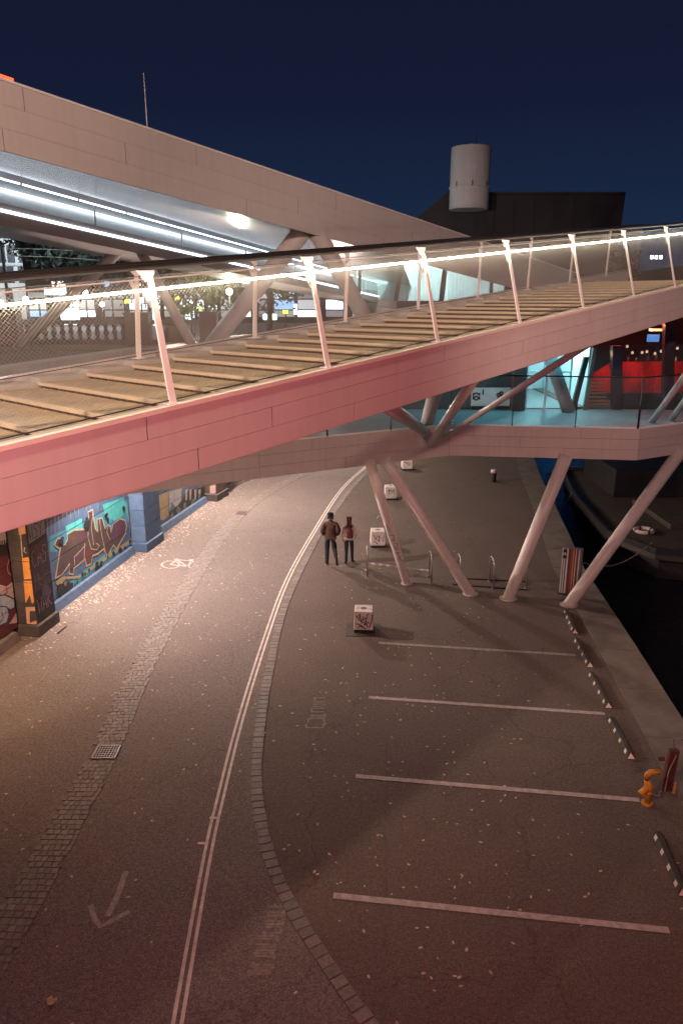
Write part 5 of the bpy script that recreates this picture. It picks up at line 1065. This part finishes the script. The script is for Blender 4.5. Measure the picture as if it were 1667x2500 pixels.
# rubber wheel stops with pale reflectors
def stop(a, b, lab):
    mt_stop = M('stop_rubber', (.040, .033, .029), .8, var=.3, scale=6); d = (b - a); L = d.length; d.normalize(); n = V(-d.y, d.x, 0); t = thing('wheel_stop', lab, 'wheel stop', tuple((a + b) / 2), 'rubber wheel stops by the canal edge')
    MB().hexa([a - n * .085, b - n * .085, b + n * .085, a + n * .085], [a + d * .08 - n * .045 + V(0, 0, .11), b - d * .08 - n * .045 + V(0, 0, .11), b - d * .08 + n * .045 + V(0, 0, .11), a + d * .08 + n * .045 + V(0, 0, .11)]).build('rubber_body', mt_stop, t, bevel=.012)
    rf = M('reflector_pale', (.55, .50, .42), .5, var=.2)
    for s_ in (-1, 1):
        for k in range(4):
            u = .18 + k * (L - .36) / 3; c = a + d * u
            def Q(du, hh): w_ = lerp(.085, .045, hh / .11) + .004; return c + d * du + n * s_ * w_ + V(0, 0, hh + .002)
            MB().add([Q(-.045, .03), Q(.045, .03), Q(.045, .10), Q(-.045, .10)], [(0, 1, 2, 3)]).build('reflector', rf, t)
    e = lambda o, hh: b - d * (.08 * hh / .11) + d * .005 + n * o + V(0, 0, hh)
    MB().add([e(-.07, .015), e(.07, .015), e(0, .10)], [(0, 1, 2)]).build('end_reflector', rf, t)
for (x0, y0, x1, y1), lab in (((1380, 1493, 1403, 1548), 'rubber wheel stop at the foot of the last slanting column'), ((1405, 1563, 1440, 1630), 'rubber wheel stop at the end of the faded bay line'), ((1440, 1645, 1485, 1730), 'rubber wheel stop between the two clearer bay lines'), ((1488, 1755, 1540, 1855), 'rubber wheel stop just beyond the yellow pipe'), ((1600, 2035, 1668, 2190), 'rubber wheel stop on the near side of the yellow pipe, mostly in shadow')):
    stop(G(x0, y0), G(x1, y1), lab)
# yellow standpipe, red and white post with chain
mt_yel = M('yellow_paint', (.50, .22, .025), .5, var=.4, scale=14, bump=.3, bscale=40); mt_rdp = M('red_paint', (.085, .022, .02), .65, var=.4, scale=9)
q = G(1578, 1962); yp = thing('yellow_standpipe', 'yellow bent standpipe by the canal edge at a bay line end', 'standpipe', tuple(q))
MB().lathe((q.x, q.y, .004), [(.10, 0), (.10, .02), (.06, .03)], 16).build('base_flange', mt_yel, yp)
for k in range(6): a_ = k * 1.047; MB().lathe((q.x + math.cos(a_) * .08, q.y + math.sin(a_) * .08, .02), [(.012, 0), (.012, .02), (.006, .026)], 6).build('flange_bolt', mt_galv, yp)
MB().lathe((q.x, q.y, .20), [(.058, 0), (.066, .01), (.066, .035), (.058, .045)], 14).build('pipe_collar', mt_yel, yp)
MB().tube([q + V(0, 0, 0), q + V(0, 0, .25), q + V(-.01, 0, .36), q + V(-.05, 0, .46)], [.052, .055, .07, .05], 14).build('riser_pipe', mt_yel, yp, smooth=True)
MB().tube([q + V(-.01, 0, .34), q + V(-.10, -.03, .27), q + V(-.15, -.04, .22)], [.06, .05, .062], 12).build('side_outlet', mt_yel, yp, smooth=True)
MB().tube([q + V(-.055, 0, .47), q + V(-.06, 0, .49)], .03, 10).build('coupling', mt_rub, yp)
MB().tube([q + V(-.06, 0, .50), q + V(-.055, 0, .57), q + V(-.01, 0, .615), q + V(.06, 0, .62), q + V(.15, 0, .62)], [.048, .05, .05, .047, .047], 12).build('elbow', mt_yel, yp, smooth=True)
q = G(1624, 1928); rp_ = thing('red_post', 'dark red post with white stripe and lifting handle beside the yellow standpipe', 'post', tuple(q))
MB().hexa([q + V(-.10, -.05, 0), q + V(.08, -.05, 0), q + V(.08, .05, 0), q + V(-.10, .05, 0)], [q + V(-.03, -.05, .80), q + V(.13, -.05, .80), q + V(.13, .05, .80), q + V(-.03, .05, .80)]).build('post_body', mt_rdp, rp_, bevel=.01)
MB().tube([q + V(-.05, -.075, .02), q + V(-.03, -.075, .42), q + V(.06, -.075, .74)], .011, 8).build('white_stripe', mt_stone, rp_)
MB().tube([q + V(.05, 0, .8), q + V(.02, 0, .95), q + V(.0, 0, 1.02)], .012, 6).build('arm', mt_galv, rp_); MB().tube([q + V(.02, 0, 1.02), q + V(.16, 0, 1.01), q + V(.17, 0, .97)], .013, 6).build('handle', mt_galv, rp_); MB().tube([q + V(.10, -.09, 0), q + V(.11, -.09, .22)], [.035, .02], 8).build('foot_pin', M('pin_orange', (.4, .2, .08), .5, var=.2), rp_); MB().tube([q + V(-.20, 0, .62), q + V(-.10, 0, .62)], .035, 8).build('socket', mt_rdp, rp_)
ch = thing('chain', 'loose steel chain lying between the yellow standpipe and the red post', 'chain', tuple(G(1600, 1965))); 
pts = [lerp(G(1588, 1940), G(1612, 1930), k / 14) + V(.02 * math.sin(k), -.10 * math.sin(math.pi * k / 14) + 0, .012) for k in range(15)]
for i, (a, b) in enumerate(zip(pts, pts[1:])): MB().tube([a, lerp(a, b, .5) + V(0, .006, .004), b], .008, 5).build('chain_link', mt_galv, ch)
# striped information pillar by the last column
c = G(1397, 1462); ip = thing('striped_pillar', 'narrow information pillar with white, orange and maroon stripes behind the last column', 'pillar', (c.x, c.y + .35, 0)); rz = -.42; ca, sa = math.cos(rz), math.sin(rz); cy_ = c.y + .35
def IP(x, y, z): return (c.x + x * ca - y * sa, cy_ + x * sa + y * ca, z)
MB().box((c.x, cy_, .72), (.56, .16, 1.40), rz).build('casing', M('pillar_body', (.12, .10, .11), .4, var=.1), ip, bevel=.01); MB().box((c.x, cy_, .012), (.62, .24, .02), rz).build('base', mt_rub, ip)
x = -.275
for wq, col in ((.035, (.5, .48, .47)), (.02, (.09, .08, .08)), (.04, (.45, .44, .43)), (.03, (.08, .07, .07)), (.045, (.55, .53, .52)), (.07, (.10, .04, .05)), (.06, (.20, .06, .05)), (.03, (.45, .20, .08)), (.035, (.16, .04, .05)), (.025, (.55, .42, .32)), (.06, (.09, .05, .07)), (.03, (.5, .47, .45)), (.05, (.10, .09, .13))):
    MB().hexa([IP(x, -.088, .04), IP(x + wq - .003, -.088, .04), IP(x + wq - .003, -.082, .04), IP(x, -.082, .04)], [IP(x, -.088, 1.41), IP(x + wq - .003, -.088, 1.41), IP(x + wq - .003, -.082, 1.41), IP(x, -.082, 1.41)]).build('stripe', M('stripe_%.2f_%.2f' % col[:2], col, .35, var=.1), ip); x += wq
for zz in (1.28, 1.10): MB().hexa([IP(-.26, -.095, zz), IP(-.14, -.095, zz), IP(-.14, -.089, zz), IP(-.26, -.089, zz)], [IP(-.24, -.095, zz + .10), IP(-.15, -.095, zz + .10), IP(-.15, -.089, zz + .10), IP(-.24, -.089, zz + .10)]).build('emblem', mt_ink, ip)

# fallen leaves
lv = MB(); lc = 0
def leaf(x, y, s, z=.012):
    a = random.uniform(0, 6.28); ca, sa = math.cos(a), math.sin(a); c_ = random.uniform(.02, .10) * s
    P2 = lambda u, v, h: (x + (u * ca - v * sa) * s, y + (u * sa + v * ca) * s, z + h)
    o = len(lv.v); lv.v += [P2(-1, 0, c_ * .6), P2(-.4, .5, c_), P2(.5, .42, c_ * .3), P2(1, 0, c_), P2(.5, -.45, .0), P2(-.4, -.5, c_ * .2), P2(0, 0, 0)]
    lv.f += [(o + 6, o + i, o + (i + 1) % 6) for i in range(6)][::-1]
for _ in range(900):
    y = random.triangular(15, 36, 22); x = interp(WALL, y) + .05 + abs(random.gauss(0, .45)); leaf(x, y, random.uniform(.02, .05))
for _ in range(380):
    y = random.triangular(5.5, 34, 9); x = random.triangular(-1.6, 5.5, .2); leaf(x, y, random.uniform(.016, .038), .008)
for _ in range(330): y = random.triangular(5, 34, 18); leaf(random.uniform(-7.5, -1.5), y, random.uniform(.018, .04))
o = lv.build('fallen_leaves', M('leaf_tan', (.44, .36, .29), .8, var=.45, scale=3)); tag(o, 'scattered small tan fallen leaves on the quay and along the wall', 'leaves', None, 'stuff')
q = G(128, 2445); bl = MB(); bl.v = [(q.x + math.cos(a) * r_, q.y + math.sin(a) * r_, .012 + h_) for a, r_, h_ in ((0, .07, .02), (.7, .06, .01), (1.3, .03, .0), (2.0, .065, .015), (3.0, .07, .02), (4.0, .06, .0), (4.7, .075, .015), (5.5, .055, .005))] + [(q.x, q.y, .012)]
bl.f = [(8, i, (i + 1) % 8) for i in range(8)]; tag(bl.build('large_leaf', M('leaf_yellow', (.38, .30, .17), .8, var=.3, scale=20)), 'single large yellowish leaf on the road near the worn arrow', 'leaf')
tag(MB().tube([G(142, 1548) + V(0, 0, .02), G(163, 1531) + V(0, 0, .025)], [.02, .012], 6).build('dropped_stick', mt_rub), 'dark stick lying on the road near the orange pilaster', 'stick')

# ------------------------------------------------------------------ two people walking away
def skin(name, verts, edges, mat, parent, root=0, sub=2):
    me = bpy.data.meshes.new(name); me.from_pydata([v[0] for v in verts], edges, []); o = bpy.data.objects.new(name + '_tmp', me); C.objects.link(o)
    sm_ = o.modifiers.new('skin', 'SKIN'); sm_.use_smooth_shade = True; sm_.branch_smoothing = 0.9
    for i, v in enumerate(verts):
        sv = me.skin_vertices[0].data[i]; r = v[1] if isinstance(v[1], tuple) else (v[1], v[1]); sv.radius = r; sv.use_root = (i == root)
    s_ = o.modifiers.new('sub', 'SUBSURF'); s_.levels = sub; s_.render_levels = sub
    dg = bpy.context.evaluated_depsgraph_get(); m2 = bpy.data.meshes.new_from_object(o.evaluated_get(dg)); bpy.data.objects.remove(o)
    m2.name = name
    for p in m2.polygons: p.use_smooth = True
    m2.materials.clear()
    return link(name, m2, mat, parent)
def person(base, H, face, label, man):
    t = thing('person', label, 'person', tuple(base)); k = H / 1.78; ca, sa = math.cos(face), math.sin(face)
    def T(x, y, z): return (base.x + (x * ca - y * sa) * k, base.y + (x * sa + y * ca) * k, z * k)
    r = lambda *a: tuple(q * k for q in a) if len(a) > 1 else a[0] * k
    skinm = M('skin_tone', (.36, .21, .15), .55, var=.05)
    if man:
        LL = [(-.10, 0, .93), (-.115, .05, .50), (-.12, -.01, .09), (-.13, .05, .035), (-.135, .17, .03)]; RL = [(.10, 0, .93), (.125, .02, .54), (.20, -.30, .34), (.215, -.36, .30), (.235, -.37, .16)]
        LA = [(-.185, 0, 1.43), (-.27, -.07, 1.16), (-.19, .12, .98)]; RA_ = [(.185, 0, 1.43), (.27, -.07, 1.16), (.19, .12, .98)]
    else:
        LL = [(-.09, 0, .93), (-.10, .0, .51), (-.105, -.17, .14), (-.11, -.15, .075), (-.115, -.04, .03)]; RL = [(.09, 0, .93), (.105, .10, .51), (.11, .14, .09), (.115, .19, .035), (.125, .31, .03)]
        LA = [(-.18, 0, 1.42), (-.24, -.04, 1.14), (-.215, .03, .90)]; RA_ = [(.18, 0, 1.42), (.235, -.02, 1.15), (.22, .16, .98)]
    core = [((0, 0, .97), (.13, .10)), ((0, 0, 1.18), (.115, .09)), ((0, -.01, 1.40), (.13, .095)), ((0, 0, 1.52), .055), ((0, .015, 1.60), .062), ((0, .02, 1.68), (.074, .088)), ((0, .012, 1.745), (.05, .06))]
    vs = [(T(*p), tuple(q * k for q in rr) if isinstance(rr, tuple) else rr * k) for p, rr in core]; ed = [(i, i + 1) for i in range(6)]
    def chain(start, pts, rad):
        prev = start
        for p, q in zip(pts, rad): vs.append((T(*p), q * k)); ed.append((prev, len(vs) - 1)); prev = len(vs) - 1
        return prev
    chain(0, LL, [.085, .055, .04, .038, .03]); chain(0, RL, [.085, .055, .04, .038, .03]); hl = chain(2, LA, [.055, .042, .03]); hr = chain(2, RA_, [.055, .042, .03])
    for h_, A in ((hl, LA), (hr, RA_)):       # palm, four fingers and a thumb
        w_ = Vector(A[2]); d_ = (Vector(A[2]) - Vector(A[1])).normalized(); s_ = V(1, 0, 0) if A[0][0] > 0 else V(-1, 0, 0); f_ = d_.cross(s_).normalized()
        vs.append((T(*(w_ + d_ * .06)), (.034 * k, .018 * k))); pm = len(vs) - 1; ed.append((h_, pm))
        for j, ln in enumerate((.070, .080, .075, .058)):
            o_ = f_ * (.030 - .02 * j); prev = pm
            for u in (.35, .7, 1.0): vs.append((T(*(w_ + d_ * (.07 + ln * u) + o_ - s_ * .02 * u * u)), .0088 * k)); ed.append((prev, len(vs) - 1)); prev = len(vs) - 1
        prev = pm
        for u in (.5, 1.0): vs.append((T(*(w_ + d_ * (.04 + .045 * u) + f_ * (.035 + .02 * u))), .0095 * k)); ed.append((prev, len(vs) - 1)); prev = len(vs) - 1
    vs.append((T(0, .105, 1.655), .013 * k)); ed.append((5, len(vs) - 1))          # nose
    for sx_ in (-1, 1): vs.append((T(sx_ * .083, .0, 1.66), .014 * k)); ed.append((5, len(vs) - 1))
    skin('body', vs, ed, skinm, t)
    for sx_ in (-1, 1):
        e_ = T(sx_ * .032, .098, 1.685); MB().lathe(e_, [(.002, -.008 * k), (.010 * k, 0), (.002, .008 * k)], 8).build('eye', mt_ink, t)
    MB().box(T(0, .098, 1.615), (.045 * k, .012 * k, .010 * k), face).build('mouth', M('lip', (.28, .10, .09), .5, var=0), t)
    # trousers
    tv = [(T(0, 0, .96), (.155 * k, .115 * k)), (T(0, 0, 1.04), (.15 * k, .11 * k))]; te = [(0, 1)]
    jeans = M('jeans_black' if man else 'jeans_blue', (.014, .016, .024) if man else (.022, .032, .065), .85, var=.2, scale=8)
    for Lg in (LL, RL):
        prev = 0; rad = (.105, .08, .064, .066) if man else (.100, .072, .052, .050)
        for p, q in zip([Lg[0], lerp(Vector(Lg[0]), Vector(Lg[1]), .5), Lg[1], lerp(Vector(Lg[1]), Vector(Lg[2]), 1.06)], (rad[0], (rad[0] + rad[1]) / 2, rad[1], rad[2])): tv.append((T(*p), q * k)); te.append((prev, len(tv) - 1)); prev = len(tv) - 1
    skin('trousers', tv, te, jeans, t)
    for Lg in (LL, RL):
        an, hb, to = Vector(Lg[2]), Vector(Lg[3]), Vector(Lg[4]); bk_ = (hb - to).normalized()
        skin('shoe', [(T(*(an + V(0, 0, .05))), .055 * k), (T(*(hb + bk_ * .02)), (.048 * k, .042 * k)), (T(*lerp(hb, to, .55)), (.047 * k, .036 * k)), (T(*(to + (to - hb).normalized() * .05)), (.040 * k, .026 * k))], [(0, 1), (1, 2), (2, 3)], M('shoe_black', (.012, .011, .012), .5, var=.1), t)
    # top
    if man:
        jm = M('jacket_brown', (.075, .040, .030), .8, var=.35, scale=9, bump=.5, bscale=25)
        jv = [(T(0, 0, 1.00), (.165, .125)), (T(0, -.01, 1.10), (.19, .145)), (T(0, -.015, 1.26), (.205, .15)), (T(0, -.015, 1.41), (.185, .135)), (T(0, .0, 1.50), (.085, .08))]
    else:
        jm = M('pullover_cream', (.74, .63, .54), .85, var=.12, scale=10, bump=.4, bscale=40)
        jv = [(T(0, 0, .96), (.165, .12)), (T(0, -.005, 1.08), (.155, .12)), (T(0, -.01, 1.26), (.16, .12)), (T(0, -.01, 1.40), (.15, .11)), (T(0, 0, 1.49), (.075, .07))]
    jv = [(p, tuple(q * k for q in rr)) for p, rr in jv]; je = [(i, i + 1) for i in range(4)]
    for A in (LA, RA_):
        prev = 3; S, E_, W_ = map(Vector, A)
        for p, q in ((S, .088 if man else .072), (lerp(S, E_, .5), .088 if man else .066), (E_, .082 if man else .062), (lerp(E_, W_, .5), .074 if man else .060), (lerp(E_, W_, .95), .062 if man else .055)): jv.append((T(*p), q * k)); je.append((prev, len(jv) - 1)); prev = len(jv) - 1
    skin('jacket' if man else 'pullover', jv, je, jm, t, root=1)
    if man:
        hm_ = M('hair_black', (.010, .008, .008), .8, var=.3, scale=30, bump=.8, bscale=60)
        skin('hair', [(T(0, -.045, 1.60), (.07 * k, .05 * k)), (T(0, -.02, 1.66), (.10 * k, .085 * k)), (T(0, .0, 1.73), (.112 * k, .11 * k)), (T(0, .02, 1.79), (.085 * k, .085 * k))], [(0, 1), (1, 2), (2, 3)], hm_, t, root=1)
        skin('collar', [(T(0, -.02, 1.475), (.085 * k, .07 * k)), (T(0, -.015, 1.545), (.078 * k, .068 * k))], [(0, 1)], jm, t)
    else:
        hm_ = M('hair_brown', (.055, .020, .013), .6, var=.4, scale=20, bump=.6, bscale=40)
        skin('hair', [(T(0, .0, 1.775), (.045 * k, .05 * k)), (T(0, -.005, 1.745), (.082 * k, .085 * k)), (T(0, -.01, 1.69), (.098 * k, .10 * k)), (T(0, -.055, 1.56), (.095 * k, .085 * k)), (T(0, -.105, 1.42), (.098 * k, .062 * k)), (T(.01, -.135, 1.30), (.075 * k, .04 * k)), (T(.015, -.15, 1.22), (.035 * k, .02 * k))], [(i, i + 1) for i in range(6)], hm_, t, root=2)
        bpm = M('backpack_maroon', (.085, .012, .018), .7, var=.25, scale=8)
        bpk = thing('backpack', 'maroon backpack on the back of the walking woman', 'backpack', T(.02, -.2, 1.0))
        pk = MB(); cxs = [(1.04, .085, .045), (1.07, .10, .07), (1.22, .10, .08), (1.34, .092, .07), (1.40, .06, .04)]
        nn = 14
        for zz, a_, b_ in cxs:
            for j in range(nn):
                q = 2 * math.pi * j / nn; cx_ = math.copysign(abs(math.cos(q)) ** .6, math.cos(q)); cy2 = math.copysign(abs(math.sin(q)) ** .6, math.sin(q)); pk.v.append(T(.02 + cx_ * a_, -.185 + cy2 * b_, zz))
        pk.f = [(i * nn + j, i * nn + (j + 1) % nn, (i + 1) * nn + (j + 1) % nn, (i + 1) * nn + j) for i in range(len(cxs) - 1) for j in range(nn)] + [tuple(range(nn - 1, -1, -1)), tuple((len(cxs) - 1) * nn + j for j in range(nn))]
        pk.build('bag', bpm, bpk, smooth=True); pc = MB().box(T(.02, -.275, 1.13), (.14 * k, .04 * k, .15 * k), face).build('front_pocket', bpm, bpk, bevel=.012)
        for sx_ in (-1, 1): MB().tube([T(sx_ * .09, -.12, 1.40), T(sx_ * .115, -.06, 1.50), T(sx_ * .12, .06, 1.46), T(sx_ * .125, .125, 1.30), T(sx_ * .14, .07, 1.12), T(sx_ * .12, -.12, 1.06)], .016 * k, 7).build('strap', bpm, bpk)
        MB().tube([T(-.02, -.17, 1.40), T(.02, -.18, 1.45), T(.06, -.17, 1.40)], .010 * k, 6).build('grab_loop', bpm, bpk)
pm_ = G(798, 1380); person(V(pm_.x + .12, pm_.y + .03, 0), 1.76, -.06, 'person in puffy brown jacket and dark trousers walking with hands in pockets', True)
pw_ = G(852, 1376); person(V(pw_.x, pw_.y + .03, 0), 1.56, -.04, 'person with long brown hair in cream pullover and blue jeans walking', False)

# ------------------------------------------------------------------ moored boats on the canal
mt_hull = M('hull_dark', (.022, .022, .026), .5, var=.3, scale=1.5); mt_deckb = M('boat_deck', (.055, .045, .038), .7, var=.3, scale=2)
bg_ = thing('moored_barge', 'dark moored barge with bare deck and white rail on the canal', 'boat', (13, 33, -1.5))
out = [V(10.2, 27.2, 0), V(11.2, 25.0, 0), V(13.5, 24.2, 0), V(19, 24.6, 0), V(19, 38.5, 0), V(11.6, 38.5, 0), V(10.6, 33, 0)]
slab('hull', [V(lerp(14.5, p.x, .93), lerp(31, p.y, .97), 0) for p in out], -1.9, -.75, mt_hull, bg_); slab('deck', out, -.74, -.55, mt_deckb, bg_)
for i in range(len(out)):
    a, b = out[i], out[(i + 1) % len(out)]; d = (b - a).normalized(); n_ = V(-d.y, d.x, 0); MB().hexa([a + n_ * .0 + V(0, 0, -.545), b + V(0, 0, -.545), b + n_ * .12 + V(0, 0, -.545), a + n_ * .12 + V(0, 0, -.545)], [a + V(0, 0, -.32), b + V(0, 0, -.32), b + n_ * .12 + V(0, 0, -.32), a + n_ * .12 + V(0, 0, -.32)]).build('bulwark', mt_hull, bg_)
MB().box((14.8, 35.2, .1), (4.6, 4.4, 1.3)).build('hatch_house', mt_hull, bg_, bevel=.05); MB().box((14.8, 30.0, -.45), (3.6, 4.0, .22)).build('hatch_cover', mt_deckb, bg_, bevel=.03)
m = mt_galv
for y in (25.5, 27.4, 29.3): MB().tube([(16.8, y, -.32), (16.8, y, .7)], .025, 7).build('rail_post', m, bg_)
for zz in (.2, .7): MB().tube([(16.8, 25.5, zz), (16.8, 29.3, zz)], .022, 7).build('rail_bar', m, bg_)
lb = thing('life_ring', 'pale life ring lying on the barge bow', 'life ring', (11.8, 27.6, -.54)); ringp = [(11.8 + .33 * math.cos(q * math.pi / 10), 27.6 + .33 * math.sin(q * math.pi / 10), -.46) for q in range(21)]; MB().tube(ringp, .075, 8).build('ring', mt_blkw, lb); 
for q in range(4): MB().tube([ringp[q * 5], ringp[q * 5 + 1]], .08, 8).build('band', mt_rdp, lb)
for y, lab in ((25.6, 'mooring rope hanging slack from the quay to the barge bow'), (33.2, 'mooring rope running from the quay to the barge side')):
    a = V(interp(EDGE, y - 3) + .02, y - 3, .02); b = V(11.3 if y < 30 else 10.7, y if y < 30 else y, -.3); tag(MB().tube([lerp(a, b, k / 10) - V(0, 0, .45 * math.sin(math.pi * k / 10)) for k in range(11)], .022, 6).build('mooring_rope', M('rope', (.20, .17, .14), .9, var=.2)), lab, 'rope', 'mooring ropes')
gw = thing('gangway', 'steel gangway with white lattice rails leading out over the water behind the barge', 'gangway', (14, 41, -.6))
MB().box((15.2, 41.5, -.30), (9.0, 1.5, .12)).build('walkway', mt_deckb, gw)
for sy in (-.72, .72):
    for k in range(10): MB().tube([(10.9 + k * .95, 41.5 + sy, -.24), (10.9 + k * .95, 41.5 + sy, .8)], .025, 6).build('rail_post', mt_galv, gw)
    for zz in (.25, .8): MB().tube([(10.9, 41.5 + sy, zz), (19.45, 41.5 + sy, zz)], .025, 6).build('rail_bar', mt_galv, gw)
    for k in range(9): MB().tube([(10.9 + k * .95, 41.5 + sy, -.2), (11.85 + k * .95, 41.5 + sy, .8)], .012, 5).build('lattice_bar', mt_galv, gw)
bb = thing('blue_lit_boat', 'moored boat with a blue light band, mirrored in the water', 'boat', (17, 58, -1.5))  # boat added out of view as source of the blue water reflection
slab('hull', [V(14.0, 54, 0), V(16.5, 52.5, 0), V(20, 53, 0), V(22, 70, 0), V(16, 70, 0)], -1.8, 1.2, mt_hull, bb); slab('cabin', [V(15.6, 56, 0), V(19.6, 56, 0), V(20.6, 68, 0), V(17, 68, 0)], 1.21, 3.6, mt_hull, bb)
MB().hexa([V(13.95, 53.85, .1), V(16.45, 52.4, .1), V(16.45, 52.44, .1), V(13.97, 53.9, .1)], [V(13.95, 53.85, .9), V(16.45, 52.4, .9), V(16.45, 52.44, .9), V(13.97, 53.9, .9)]).build('light_band', M('blue_band', (.1, .2, .6), .4, var=0, emit=(.04, .3, 1.0), estr=12), bb)
MB().box((17.3, 55.9, 2.6), (2.6, .05, .5)).build('cabin_window', M('cabin_glow', (.3, .5, .6), .4, var=0, emit=(.4, .85, 1.0), estr=5), bb)  # glowing strip added for the cyan ripple in the water
